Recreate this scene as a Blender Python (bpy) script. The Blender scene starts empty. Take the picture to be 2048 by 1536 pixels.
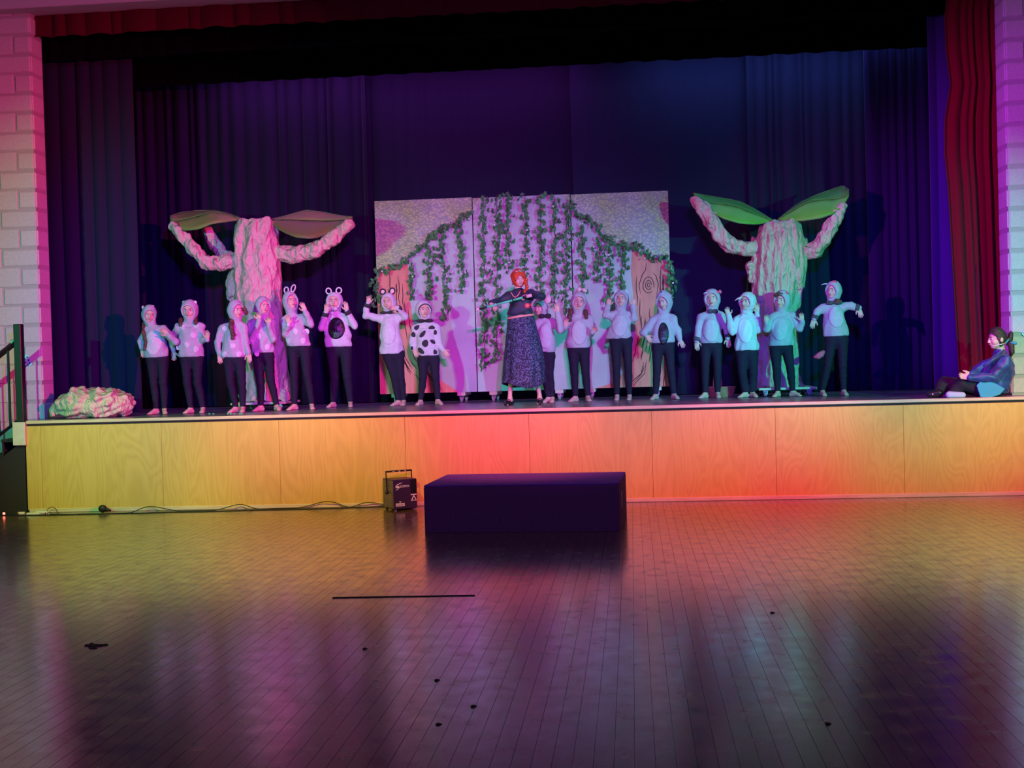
import bpy, math, random
import numpy as np
from mathutils import Vector, Matrix
random.seed(7)
RNG = np.random.default_rng(7)
SC = bpy.context.scene
COL = SC.collection

# ---------------------------------------------------------------- camera
F, CAM_Y, CAM_Z = 2500.0, -14.0957, 1.6242
YAW, PITCH, ROLL = 0.095737, 0.018390, -0.028330
H = 1.08                                                     # stage height
_fw = np.array([-math.sin(YAW)*math.cos(PITCH), math.cos(YAW)*math.cos(PITCH), -math.sin(PITCH)])
_rt = np.array([math.cos(YAW), math.sin(YAW), 0.0])
_up = np.cross(_rt, _fw)
_r2 = math.cos(ROLL)*_rt + math.sin(ROLL)*_up
_u2 = -math.sin(ROLL)*_rt + math.cos(ROLL)*_up
CAM = np.array([0.0, CAM_Y, CAM_Z])
cam = bpy.data.cameras.new('camera'); cam.sensor_width = 36; cam.lens = F/2048*36; cam.clip_end = 100
camo = bpy.data.objects.new('camera', cam); COL.objects.link(camo)
camo.matrix_world = Matrix(((_r2[0], _u2[0], -_fw[0], 0), (_r2[1], _u2[1], -_fw[1], CAM_Y), (_r2[2], _u2[2], -_fw[2], CAM_Z), (0, 0, 0, 1)))
SC.camera = camo

def at(px, py, y):
    d = _fw*F + _r2*(px-1024) + _u2*(768-py)
    return CAM + d*((y-CAM_Y)/d[1])
def atz(px, py, z):
    d = _fw*F + _r2*(px-1024) + _u2*(768-py)
    return CAM + d*((z-CAM_Z)/d[2])
def topx(p):
    d = np.asarray(p, float)-CAM; z = d@_fw
    return 1024+F*(d@_r2)/z, 768-F*(d@_u2)/z, z

# ---------------------------------------------------------------- world, lamps, exposure
SC.view_settings.view_transform = 'Standard'; SC.view_settings.look = 'None'
SC.view_settings.gamma = 1; SC.view_settings.use_curve_mapping = False
SC.view_settings.exposure = 0.0
w = bpy.data.worlds.new('world'); SC.world = w; w.use_nodes = True
w.node_tree.nodes['Background'].inputs[0].default_value = (1.0, 0.5, 0.9, 1)
w.node_tree.nodes['Background'].inputs[1].default_value = 0.06

def spot(name, loc, aim, col, power, angle, blend=0.6, radius=0.06):
    l = bpy.data.lights.new(name, 'SPOT'); l.color = col; l.energy = power
    l.spot_size = math.radians(angle); l.spot_blend = blend; l.shadow_soft_size = radius
    o = bpy.data.objects.new(name, l); COL.objects.link(o); o.location = loc
    o.rotation_euler = (Vector(aim)-Vector(loc)).to_track_quat('-Z', 'Y').to_euler()
    return o
def area(name, loc, aim, col, power, sx, sy):
    l = bpy.data.lights.new(name, 'AREA'); l.shape = 'RECTANGLE'; l.size = sx; l.size_y = sy; l.color = col; l.energy = power
    o = bpy.data.objects.new(name, l); COL.objects.link(o); o.location = loc
    o.rotation_euler = (Vector(aim)-Vector(loc)).to_track_quat('-Z', 'Y').to_euler()
    return o
# name, place, aim, cone, blend, size, colour*power
LAMPS = [
 ('par_light_magenta_far_left', (-0.4, -11, 3.7), (-5.6, 1.6, 2.0), 26, 1, .06, (300, 40, 4700)),
 ('par_light_magenta_left', (0.0, -11, 3.7), (-3.0, 1.8, 2.1), 28, 1, .06, (3400, 100, 2700)),
 ('par_light_magenta_centre', (0.5, -11, 3.7), (-1.1, 1.9, 2.0), 28, 1, .06, (2800, 60, 3400)),
 ('par_light_violet_right', (0.9, -11, 3.7), (2.4, 2.0, 2.1), 26, 1, .06, (20, 60, 3500)),
 ('par_light_pink_left', (6.0, -9, 3.8), (-6.9, 1.0, 2.9), 30, 1, .06, (9300, 150, 1900)),
 ('par_light_pink_right', (-5.5, -9, 3.8), (4.3, 0.6, 2.9), 26, 1, .06, (4656, 60, 6924)),
 ('par_light_pink_tree', (-5.2, -9, 4.0), (1.9, 2.2, 3.5), 15, 1, .06, (2100, 60, 300)),
 ('par_light_teal_far_left', (-8.2, -9, 3.2), (-5.9, 1.3, 2.2), 38, 1, .06, (40, 1950, 800)),
 ('par_light_teal_left', (-7.8, -9, 3.2), (-2.4, 1.9, 1.9), 24, 1, .06, (40, 1300, 400)),
 ('par_light_teal_centre', (7.2, -9, 3.2), (-0.4, 1.9, 1.9), 24, 1, .06, (60, 3037, 3939)),
 ('par_light_teal_right', (7.6, -9, 3.2), (2.8, 1.9, 1.7), 27, 1, .06, (60, 4300, 1400)),
 ('par_light_front_green', (-6.2, -5.2, 5.2), (-6.1, 0.0, 0.25), 30, 1, .15, (541, 1146, 20)),
 ('par_light_front_amber', (-3.9, -5.2, 5.2), (-3.8, 0.0, 0.25), 30, 1, .15, (1429, 1233, 20)),
 ('par_light_front_red', (-1.3, -5.2, 5.2), (-1.2, 0.0, 0.25), 30, 1, .15, (2300, 520, 260)),
 ('par_light_front_coral', (1.4, -5.2, 5.2), (1.5, 0.0, 0.25), 30, 1, .15, (3000, 280, 520)),
 ('par_light_front_rose', (4.2, -5.2, 5.2), (4.3, 0.0, 0.25), 30, 1, .15, (2400, 20, 620)),
]
for nm, p_, q_, an, bl, rad, c_ in LAMPS:
    e_ = max(c_); spot(nm, p_, q_, tuple(c/e_ for c in c_), e_, an, bl, rad)
HALL_FILL = (50, 42, 95)
area('hall_fill_light', (-1.5, -9.5, 6.4), (-1.5, 0.0, 2.8), tuple(c/max(HALL_FILL) for c in HALL_FILL), max(HALL_FILL), 6.0, 0.8)  # unseen fill lamp, added to lift header, floor and riser
WASH = [('stage_wash_left', (-3.2, 2.95, 5.9), (-3.2, 3.5, 1.0), (42, 9, 55), 5.0), ('stage_wash_right', (2.2, 2.95, 5.9), (2.2, 3.5, 1.0), (8, 16, 40), 4.0)]
for nm, p_, q_, c_, sx_ in WASH:
    e_ = max(c_); area(nm, p_, q_, tuple(c/e_ for c in c_), e_, sx_, 0.2)

# ---------------------------------------------------------------- materials
def nt(name):
    m = bpy.data.materials.new(name); m.use_nodes = True
    t = m.node_tree; return m, t, t.nodes, t.links, t.nodes['Principled BSDF']
def mat(name, col, rough=0.7, col2=None, scale=20, detail=3, bump=0.0, bscale=None, metal=0, spec=0.5, sheen=0, thresh=None, coat=0, emit=None, stretch=None, var=0):
    m, t, N, L, b = nt(name)
    c4 = lambda c: (c[0], c[1], c[2], 1)
    b.inputs['Base Color'].default_value = c4(col); b.inputs['Roughness'].default_value = rough
    b.inputs['Metallic'].default_value = metal; b.inputs['Specular IOR Level'].default_value = spec
    if sheen: b.inputs['Sheen Weight'].default_value = sheen; b.inputs['Sheen Roughness'].default_value = 0.4
    if coat: b.inputs['Coat Weight'].default_value = coat; b.inputs['Coat Roughness'].default_value = 0.2
    if emit: b.inputs['Emission Color'].default_value = c4(emit[0]); b.inputs['Emission Strength'].default_value = emit[1]
    tc = N.new('ShaderNodeTexCoord'); src = tc.outputs['Object']
    if stretch:
        mp = N.new('ShaderNodeMapping'); mp.inputs['Scale'].default_value = stretch; L.new(src, mp.inputs[0]); src = mp.outputs[0]
    def noise(s):
        n = N.new('ShaderNodeTexNoise'); n.inputs['Scale'].default_value = s; n.inputs['Detail'].default_value = detail
        L.new(src, n.inputs['Vector']); return n
    cur = None
    if col2:
        n = noise(scale); r = N.new('ShaderNodeValToRGB'); L.new(n.outputs['Fac'], r.inputs[0])
        lo, hi = thresh or (0.35, 0.65)
        r.color_ramp.elements[0].position = lo; r.color_ramp.elements[1].position = hi
        r.color_ramp.elements[0].color = c4(col); r.color_ramp.elements[1].color = c4(col2)
        cur = r.outputs[0]
    if var:
        oi = N.new('ShaderNodeObjectInfo'); hv = N.new('ShaderNodeHueSaturation')
        mr = N.new('ShaderNodeMapRange'); mr.inputs[3].default_value = 1-var; mr.inputs[4].default_value = 1+var
        L.new(oi.outputs['Random'], mr.inputs[0]); L.new(mr.outputs[0], hv.inputs['Value'])
        if cur: L.new(cur, hv.inputs['Color'])
        else: hv.inputs['Color'].default_value = c4(col)
        cur = hv.outputs[0]
    if cur: L.new(cur, b.inputs['Base Color'])
    if bump:
        n = noise(bscale or scale*2); bp = N.new('ShaderNodeBump'); bp.inputs['Strength'].default_value = bump; bp.inputs['Distance'].default_value = 0.01
        L.new(n.outputs['Fac'], bp.inputs['Height']); L.new(bp.outputs[0], b.inputs['Normal'])
    return m

M = {}
M['block'] = mat('painted_block', (0.60, 0.55, 0.57), 0.75, (0.54, 0.50, 0.52), 30, bump=0.25, bscale=160, var=0.03)
M['mortar'] = mat('mortar', (0.42, 0.39, 0.40), 0.9, bump=0.2, bscale=90)
M['plaster'] = mat('painted_plaster', (0.55, 0.50, 0.58), 0.8, bump=0.05, bscale=40)
M['white_paint'] = mat('white_paint', (0.72, 0.68, 0.66), 0.5)
M['stage_floor'] = mat('worn_black_stage_paint', (0.13, 0.125, 0.16), 0.25, (0.32, 0.31, 0.36), 9, detail=6, bump=0.08, bscale=60, thresh=(0.42, 0.75), stretch=(0.5, 2, 1))
M['lip'] = mat('pine_edge', (0.66, 0.52, 0.34), 0.45, (0.56, 0.42, 0.26), 8, bump=0.05, stretch=(0.6, 8, 8))
M['black_metal'] = mat('black_metal', (0.012, 0.012, 0.014), 0.38)
M['dark_step'] = mat('dark_step_carpet', (0.020, 0.018, 0.020), 0.9, bump=0.2, bscale=200)
M['chrome'] = mat('zinc_metal', (0.55, 0.55, 0.58), 0.3, metal=0.9)
M['rubber'] = mat('grey_rubber', (0.30, 0.30, 0.34), 0.5)
M['board'] = mat('pale_board', (0.66, 0.60, 0.50), 0.6, (0.58, 0.52, 0.42), 12)
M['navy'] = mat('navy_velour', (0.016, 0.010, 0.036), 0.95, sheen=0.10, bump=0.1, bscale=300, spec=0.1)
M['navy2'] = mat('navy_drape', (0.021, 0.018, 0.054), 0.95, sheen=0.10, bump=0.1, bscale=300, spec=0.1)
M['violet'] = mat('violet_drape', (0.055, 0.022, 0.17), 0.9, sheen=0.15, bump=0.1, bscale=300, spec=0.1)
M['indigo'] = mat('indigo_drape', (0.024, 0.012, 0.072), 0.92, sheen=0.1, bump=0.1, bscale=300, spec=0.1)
M['blackdrape'] = mat('black_velour', (0.003, 0.003, 0.006), 0.95, bump=0.1, bscale=300, spec=0.05)
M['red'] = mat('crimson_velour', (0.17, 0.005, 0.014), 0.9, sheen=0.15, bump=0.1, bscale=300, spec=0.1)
def kraft():
    m, t, N, L, b = nt('crumpled_kraft_paper')
    tc = N.new('ShaderNodeTexCoord'); mp = N.new('ShaderNodeMapping'); mp.inputs['Scale'].default_value = (1, 1, 0.55); L.new(tc.outputs['Object'], mp.inputs[0])
    n = N.new('ShaderNodeTexNoise'); n.inputs['Scale'].default_value = 5; n.inputs['Detail'].default_value = 3; L.new(mp.outputs[0], n.inputs['Vector'])
    ma = N.new('ShaderNodeVectorMath'); ma.operation = 'MULTIPLY_ADD'; ma.inputs[1].default_value = (.22, .22, .22); L.new(n.outputs['Color'], ma.inputs[0]); L.new(mp.outputs[0], ma.inputs[2])
    h = None
    for sc_, wt in ((6.5, 1.0), (15, .45)):
        v = N.new('ShaderNodeTexVoronoi'); v.feature = 'F1'; v.distance = 'MANHATTAN'; v.inputs['Scale'].default_value = sc_; L.new(ma.outputs[0], v.inputs['Vector'])
        q = N.new('ShaderNodeMath'); q.operation = 'MULTIPLY_ADD'; q.inputs[1].default_value = wt; L.new(v.outputs['Distance'], q.inputs[0])
        if h: L.new(h, q.inputs[2])
        else: q.inputs[2].default_value = 0
        h = q.outputs[0]
    bp = N.new('ShaderNodeBump'); bp.inputs['Strength'].default_value = 0.75; bp.inputs['Distance'].default_value = 0.05; L.new(h, bp.inputs['Height']); L.new(bp.outputs[0], b.inputs['Normal'])
    r = N.new('ShaderNodeValToRGB'); L.new(n.outputs['Fac'], r.inputs[0]); r.color_ramp.elements[0].color = (0.56, 0.42, 0.32, 1); r.color_ramp.elements[1].color = (0.66, 0.50, 0.39, 1)
    L.new(r.outputs[0], b.inputs['Base Color']); b.inputs['Roughness'].default_value = 0.55
    return m
M['kraft'] = kraft()
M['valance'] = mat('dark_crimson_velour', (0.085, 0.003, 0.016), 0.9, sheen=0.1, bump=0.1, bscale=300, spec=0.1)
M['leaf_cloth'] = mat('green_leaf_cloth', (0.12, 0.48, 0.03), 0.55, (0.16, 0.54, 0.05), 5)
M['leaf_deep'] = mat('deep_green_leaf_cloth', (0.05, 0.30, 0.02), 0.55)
M['leaf_shaded'] = mat('shaded_olive_leaf_cloth', (0.15, 0.17, 0.04), 0.6)  # shaded copy of the olive cloth, the shade is in its colour
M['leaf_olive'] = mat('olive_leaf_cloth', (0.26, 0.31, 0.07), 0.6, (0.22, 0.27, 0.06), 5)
M['wire'] = mat('green_wire', (0.10, 0.26, 0.05), 0.5)
M['ivy'] = mat('ivy_leaf', (0.055, 0.17, 0.055), 0.4, (0.10, 0.27, 0.09), 8, var=0.35)
M['ivy_stem'] = mat('ivy_stem', (0.05, 0.10, 0.03), 0.6)
M['flower_white'] = mat('white_blossom', (0.85, 0.80, 0.75), 0.6)
M['flower_red'] = mat('red_blossom', (0.75, 0.06, 0.08), 0.6)
M['grey_paint'] = mat('grey_scenic_paint', (0.50, 0.51, 0.53), 0.7, (0.43, 0.44, 0.47), 3, detail=5, bump=0.1, bscale=20)
M['bark_paint'] = mat('brown_scenic_paint', (0.80, 0.25, 0.20), 0.7, (0.70, 0.20, 0.16), 5, stretch=(3, 3, 0.7))
M['bark_line'] = mat('dark_bark_line', (0.10, 0.03, 0.03), 0.8)
M['skin'] = mat('skin', (0.72, 0.47, 0.37), 0.5, (0.68, 0.42, 0.33), 14)
M['eye_white'] = mat('eye_white', (0.8, 0.78, 0.76), 0.3)
M['iris'] = mat('dark_iris', (0.03, 0.02, 0.02), 0.2)
M['lip_red'] = mat('lips', (0.50, 0.14, 0.15), 0.45)
M['brow'] = mat('brow', (0.10, 0.05, 0.035), 0.8)
M['hair'] = mat('dark_brown_hair', (0.09, 0.035, 0.025), 0.5, (0.14, 0.06, 0.04), 60, stretch=(4, 4, 0.5), bump=0.4, bscale=90)
M['black_hair'] = mat('near_black_hair', (0.030, 0.016, 0.016), 0.38, (0.05, 0.028, 0.026), 60, stretch=(0.6, 4, 4), bump=0.4, bscale=90)
M['wig'] = mat('red_wig', (0.72, 0.09, 0.02), 0.5, (0.50, 0.05, 0.015), 50, stretch=(3, 3, 0.6), bump=0.4, bscale=80)
M['grey'] = mat('grey_sweatshirt', (0.50, 0.48, 0.53), 0.9, (0.44, 0.42, 0.47), 40, bump=0.25, bscale=220)
M['palegrey'] = mat('pale_fleece', (0.68, 0.66, 0.69), 0.9, (0.60, 0.58, 0.62), 40, bump=0.25, bscale=220)
M['patch_pale'] = mat('pale_patch', (0.72, 0.70, 0.72), 0.85, (0.64, 0.62, 0.65), 25, bump=0.2, bscale=150)
M['patch_soft'] = mat('soft_grey_patch', (0.57, 0.55, 0.59), 0.88, (0.51, 0.49, 0.53), 25, bump=0.2, bscale=150)
M['white'] = mat('white_felt', (0.80, 0.78, 0.80), 0.85, bump=0.2, bscale=150)
M['pink'] = mat('pink_felt', (0.85, 0.12, 0.22), 0.8)
M['palepink'] = mat('pale_pink_plush', (0.85, 0.55, 0.58), 0.85)
M['blackfelt'] = mat('black_felt', (0.035, 0.03, 0.04), 0.9, bump=0.2, bscale=150)
M['fur'] = mat('dark_grey_fur', (0.05, 0.045, 0.06), 0.95, (0.13, 0.12, 0.14), 60, bump=0.9, bscale=120)
M['shiny_black'] = mat('shiny_black_plastic', (0.012, 0.012, 0.016), 0.16, bump=1.0, bscale=38)
M['leggings'] = mat('black_leggings', (0.020, 0.015, 0.034), 0.8, bump=0.15, bscale=200, spec=0.2)
M['velvet_green'] = mat('dark_green_velvet', (0.010, 0.035, 0.030), 0.6, (0.03, 0.03, 0.08), 12, sheen=0.1, bump=0.3, bscale=30)
M['velvet_navy'] = mat('navy_velvet', (0.018, 0.018, 0.055), 0.65, sheen=0.1, bump=0.3, bscale=40)
M['skirt'] = mat('swirl_print_skirt', (0.010, 0.010, 0.035), 0.7, (0.09, 0.115, 0.21), 62, detail=1.0, thresh=(0.49, 0.55))
M['orange_trim'] = mat('orange_trim', (0.80, 0.36, 0.26), 0.6)
M['gold'] = mat('silver_gilt', (0.85, 0.75, 0.55), 0.25, metal=0.8)
M['shoe'] = mat('black_leather', (0.012, 0.012, 0.014), 0.25)
M['velvet_blue'] = mat('blue_velvet', (0.012, 0.03, 0.13), 0.5, (0.03, 0.08, 0.28), 9, sheen=0.25, bump=0.3, bscale=30)
M['shirt_teal'] = mat('teal_shirt', (0.04, 0.34, 0.44), 0.7)
M['trousers'] = mat('black_trousers', (0.012, 0.010, 0.016), 0.85)
M['sock'] = mat('pale_sole', (0.42, 0.50, 0.58), 0.8)
M['mint'] = mat('mint_foil', (0.10, 0.85, 0.38), 0.25)
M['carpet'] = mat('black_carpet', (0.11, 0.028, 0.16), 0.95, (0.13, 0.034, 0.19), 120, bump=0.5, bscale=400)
M['carpet_top'] = mat('lit_black_carpet', (0.12, 0.03, 0.36), 0.9, (0.15, 0.045, 0.42), 60, bump=0.5, bscale=400)  # same carpet as the front, light on the top put into its colour
M['machine'] = mat('black_enamel', (0.032, 0.014, 0.055), 0.45)
M['machine_side'] = mat('scuffed_enamel', (0.09, 0.085, 0.08), 0.35, (0.15, 0.14, 0.13), 16)
M['cable'] = mat('black_cable', (0.012, 0.012, 0.012), 0.5)
M['paper'] = mat('pale_card', (0.30, 0.85, 0.80), 0.6)
M['print'] = mat('dark_print', (0.03, 0.12, 0.14), 0.7)
M['wicker'] = mat('wicker', (0.42, 0.24, 0.12), 0.6, (0.30, 0.16, 0.08), 30, bump=0.4)
M['led'] = mat('red_led', (0.9, 0.05, 0.05), 0.3, emit=((1.0, 0.12, 0.10), 6))
M['dirt'] = mat('dark_grit', (0.008, 0.007, 0.007), 0.8)

def wood_panel():
    m, t, N, L, b = nt('birch_plywood')
    tc = N.new('ShaderNodeTexCoord'); oi = N.new('ShaderNodeObjectInfo')
    ml = N.new('ShaderNodeVectorMath'); ml.operation = 'SCALE'; ml.inputs[0].default_value = (7, 0, 3); L.new(oi.outputs['Random'], ml.inputs['Scale'])
    ad = N.new('ShaderNodeVectorMath'); L.new(tc.outputs['Object'], ad.inputs[0]); L.new(ml.outputs[0], ad.inputs[1])
    mp = N.new('ShaderNodeMapping'); mp.inputs['Scale'].default_value = (1.0, 1.0, 0.22); L.new(ad.outputs[0], mp.inputs[0])
    n = N.new('ShaderNodeTexNoise'); n.inputs['Scale'].default_value = 2.1; n.inputs['Detail'].default_value = 2.5; n.inputs['Distortion'].default_value = 0.6; L.new(mp.outputs[0], n.inputs['Vector'])
    mu = N.new('ShaderNodeMath'); mu.operation = 'MULTIPLY'; mu.inputs[1].default_value = 22; L.new(n.outputs['Fac'], mu.inputs[0])
    fr = N.new('ShaderNodeMath'); fr.operation = 'PINGPONG'; fr.inputs[1].default_value = 0.5; L.new(mu.outputs[0], fr.inputs[0])
    n2 = N.new('ShaderNodeTexNoise'); n2.inputs['Scale'].default_value = 60; mp2 = N.new('ShaderNodeMapping'); mp2.inputs['Scale'].default_value = (1, 1, 0.06)
    L.new(ad.outputs[0], mp2.inputs[0]); L.new(mp2.outputs[0], n2.inputs['Vector'])
    mx = N.new('ShaderNodeMath'); mx.operation = 'MULTIPLY_ADD'; mx.inputs[1].default_value = 0.5; L.new(n2.outputs['Fac'], mx.inputs[0]); L.new(fr.outputs[0], mx.inputs[2])
    r = N.new('ShaderNodeValToRGB'); L.new(mx.outputs[0], r.inputs[0])
    r.color_ramp.elements[0].position = 0.2; r.color_ramp.elements[0].color = (0.58, 0.345, 0.075, 1)
    r.color_ramp.elements[1].position = 0.75; r.color_ramp.elements[1].color = (0.66, 0.405, 0.095, 1)
    L.new(r.outputs[0], b.inputs['Base Color']); b.inputs['Roughness'].default_value = 0.42
    return m
M['ply'] = wood_panel()

def floor_wood():
    m, t, N, L, b = nt('varnished_floor_strip')
    ge = N.new('ShaderNodeNewGeometry'); oi = N.new('ShaderNodeObjectInfo')
    mp = N.new('ShaderNodeMapping'); mp.inputs['Scale'].default_value = (14, 1.2, 1); L.new(ge.outputs['Position'], mp.inputs[0])
    n = N.new('ShaderNodeTexNoise'); n.inputs['Scale'].default_value = 3; n.inputs['Detail'].default_value = 6; L.new(mp.outputs[0], n.inputs['Vector'])
    r = N.new('ShaderNodeValToRGB'); L.new(n.outputs['Fac'], r.inputs[0])
    r.color_ramp.elements[0].position = 0.3; r.color_ramp.elements[0].color = (0.075, 0.042, 0.026, 1)
    r.color_ramp.elements[1].position = 0.7; r.color_ramp.elements[1].color = (0.15, 0.088, 0.055, 1)
    L.new(r.outputs[0], b.inputs['Base Color'])
    n2 = N.new('ShaderNodeTexNoise'); n2.inputs['Scale'].default_value = 7; n2.inputs['Detail'].default_value = 7; L.new(ge.outputs['Position'], n2.inputs['Vector'])
    mr = N.new('ShaderNodeMapRange'); mr.inputs[1].default_value = 0.3; mr.inputs[2].default_value = 0.7; mr.inputs[3].default_value = 0.15; mr.inputs[4].default_value = 0.30
    L.new(n2.outputs['Fac'], mr.inputs[0]); L.new(mr.outputs[0], b.inputs['Roughness'])
    n3 = N.new('ShaderNodeTexNoise'); n3.inputs['Scale'].default_value = 48; n3.inputs['Detail'].default_value = 5; L.new(ge.outputs['Position'], n3.inputs['Vector'])
    bp = N.new('ShaderNodeBump'); bp.inputs['Strength'].default_value = 0.07; bp.inputs['Distance'].default_value = 0.004
    L.new(n3.outputs['Fac'], bp.inputs['Height']); L.new(bp.outputs[0], b.inputs['Normal'])
    b.inputs['Specular IOR Level'].default_value = 1.0; b.inputs['Coat Weight'].default_value = 0.55; b.inputs['Coat Roughness'].default_value = 0.16
    return m
M['floor'] = floor_wood()

def sky_paint():
    m, t, N, L, b = nt('dabbed_sky_paint')
    tc = N.new('ShaderNodeTexCoord')
    v = N.new('ShaderNodeTexVoronoi'); v.inputs['Scale'].default_value = 26; mp = N.new('ShaderNodeMapping'); mp.inputs['Scale'].default_value = (1, 1, 1.8)
    mp.inputs['Rotation'].default_value = (0, 0.5, 0)
    n = N.new('ShaderNodeTexNoise'); n.inputs['Scale'].default_value = 9; n.inputs['Detail'].default_value = 4
    L.new(tc.outputs['Object'], mp.inputs[0]); L.new(tc.outputs['Object'], n.inputs['Vector'])
    ma = N.new('ShaderNodeVectorMath'); ma.operation = 'MULTIPLY_ADD'; ma.inputs[1].default_value = (0.08, 0.08, 0.08)
    L.new(n.outputs['Color'], ma.inputs[0]); L.new(mp.outputs[0], ma.inputs[2]); L.new(ma.outputs[0], v.inputs['Vector'])
    r = N.new('ShaderNodeValToRGB'); L.new(v.outputs['Distance'], r.inputs[0])
    r.color_ramp.elements[0].position = 0.15; r.color_ramp.elements[0].color = (0.70, 0.64, 0.42, 1)
    r.color_ramp.elements[1].position = 0.62; r.color_ramp.elements[1].color = (0.38, 0.35, 0.40, 1)
    n2 = N.new('ShaderNodeTexNoise'); n2.inputs['Scale'].default_value = 2.2; n2.inputs['Detail'].default_value = 3; L.new(tc.outputs['Object'], n2.inputs['Vector'])
    r2 = N.new('ShaderNodeValToRGB'); L.new(n2.outputs['Fac'], r2.inputs[0]); r2.color_ramp.elements[0].position = 0.4; r2.color_ramp.elements[1].position = 0.62
    r2.color_ramp.elements[0].color = (1, 1, 1, 1); r2.color_ramp.elements[1].color = (0.86, 1.0, 0.55, 1)
    mx = N.new('ShaderNodeMix'); mx.data_type = 'RGBA'; mx.blend_type = 'MULTIPLY'; mx.inputs[0].default_value = 1
    L.new(r.outputs[0], mx.inputs[6]); L.new(r2.outputs[0], mx.inputs[7]); L.new(mx.outputs[2], b.inputs['Base Color'])
    b.inputs['Roughness'].default_value = 0.7
    return m
M['sky_paint'] = sky_paint()

# ---------------------------------------------------------------- mesh helpers
def mesh_np(name, V, Q, smooth=True):
    """vertices (n,3) and faces (m,k) with one k, as a mesh."""
    V = np.ascontiguousarray(V, np.float32); Q = np.ascontiguousarray(Q, np.int32)
    me = bpy.data.meshes.new(name); k = Q.shape[1]
    me.vertices.add(len(V)); me.vertices.foreach_set('co', V.ravel())
    me.loops.add(Q.size); me.loops.foreach_set('vertex_index', Q.ravel())
    me.polygons.add(len(Q)); me.polygons.foreach_set('loop_start', np.arange(0, Q.size, k, dtype=np.int32))
    me.update(calc_edges=True)
    if smooth: me.polygons.foreach_set('use_smooth', np.ones(len(Q), bool))
    return me
class MB:
    """collects shapes in world coordinates; build() links them as one mesh object"""
    def __init__(s): s.v = []; s.f = []; s.sm = []
    def add(s, v, f, smooth=False):
        n = len(s.v); s.v += [tuple(map(float, p)) for p in v]; s.f += [tuple(i+n for i in q) for q in f]; s.sm += [smooth]*len(f); return s
    def box(s, lo, hi, R=None, c=None, bev=0.0):
        x0, y0, z0 = lo; x1, y1, z1 = hi
        if bev:
            b = min(bev, (x1-x0)*.45, (y1-y0)*.45, (z1-z0)*.45); v = []; f = []
            X = (x0, x0+b, x1-b, x1); Y = (y0, y0+b, y1-b, y1); Z = (z0, z0+b, z1-b, z1)
            idx = {}
            def g(i, j, k):
                e = sum(a in (0, 3) for a in (i, j, k))
                if (i, j, k) not in idx: idx[(i, j, k)] = len(v); v.append((X[i], Y[j], Z[k]))
                return idx[(i, j, k)]
            for ax in range(3):
                for side in (0, 3):
                    def P(a, c_):
                        q = [0, 0, 0]; q[ax] = side; q[(ax+1) % 3] = a; q[(ax+2) % 3] = c_; return g(*q)
                    q = [P(1, 1), P(2, 1), P(2, 2), P(1, 2)]; f.append(q if side == 3 else q[::-1])
            for ax in range(3):
                for sa in (0, 3):
                    for sb in (0, 3):
                        def P(u, i, j):
                            q = [0, 0, 0]; q[ax] = u; q[(ax+1) % 3] = i; q[(ax+2) % 3] = j; return g(*q)
                        ia = 1 if sa == 0 else 2; ib = 1 if sb == 0 else 2
                        q = [P(1, sa, ib), P(2, sa, ib), P(2, ia, sb), P(1, ia, sb)]
                        f.append(q if (sa == 0) == (sb == 0) else q[::-1])
            for i in (0, 3):
                for j in (0, 3):
                    for k in (0, 3):
                        a, b_, c_ = (1 if i == 0 else 2), (1 if j == 0 else 2), (1 if k == 0 else 2)
                        q = [g(i, b_, c_), g(a, j, c_), g(a, b_, k)]
                        f.append(q if ((i > 0)+(j > 0)+(k > 0)) % 2 == 1 else q[::-1])
        else:
            v = [(x, y, z) for x in (x0, x1) for y in (y0, y1) for z in (z0, z1)]
            f = [(0, 1, 3, 2), (4, 6, 7, 5), (0, 4, 5, 1), (2, 3, 7, 6), (0, 2, 6, 4), (1, 5, 7, 3)]
        if R is not None: v = [tuple(np.asarray(R)@(np.array(p)-c)+c) for p in v]
        return s.add(v, f)
    def tube(s, pts, r, n=8, cap=True, smooth=True):
        pts = [np.asarray(p, float) for p in pts]; m = len(pts); rs = r if hasattr(r, '__len__') else [r]*m
        v = []; f = []; u = None
        for i, p in enumerate(pts):
            t = pts[min(i+1, m-1)]-pts[max(i-1, 0)]; t = t/(np.linalg.norm(t)+1e-9)
            if u is None: u = np.cross(t, (0, 0, 1.0) if abs(t[2]) < .9 else (1.0, 0, 0))
            u = u-t*(u@t); u = u/np.linalg.norm(u); w_ = np.cross(t, u)
            v += [p+rs[i]*(math.cos(a)*u+math.sin(a)*w_) for a in np.arange(n)*2*math.pi/n]
        for i in range(m-1):
            f += [(i*n+j, i*n+(j+1) % n, (i+1)*n+(j+1) % n, (i+1)*n+j) for j in range(n)]
        if cap: f += [tuple(range(n))[::-1], tuple(range((m-1)*n, m*n))]
        return s.add(v, f, smooth)
    def ell(s, c, r, R=None, nu=14, nv=9):
        v = []; f = []
        for j in range(nv+1):
            th = math.pi*j/nv
            for i in range(nu):
                ph = 2*math.pi*i/nu
                v.append(np.array([r[0]*math.sin(th)*math.cos(ph), r[1]*math.sin(th)*math.sin(ph), r[2]*math.cos(th)]))
        for j in range(nv):
            f += [(j*nu+i, (j+1)*nu+i, (j+1)*nu+(i+1) % nu, j*nu+(i+1) % nu) for i in range(nu)]
        if R is not None: v = [np.asarray(R)@p for p in v]
        return s.add([p+np.asarray(c) for p in v], f, True)
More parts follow.
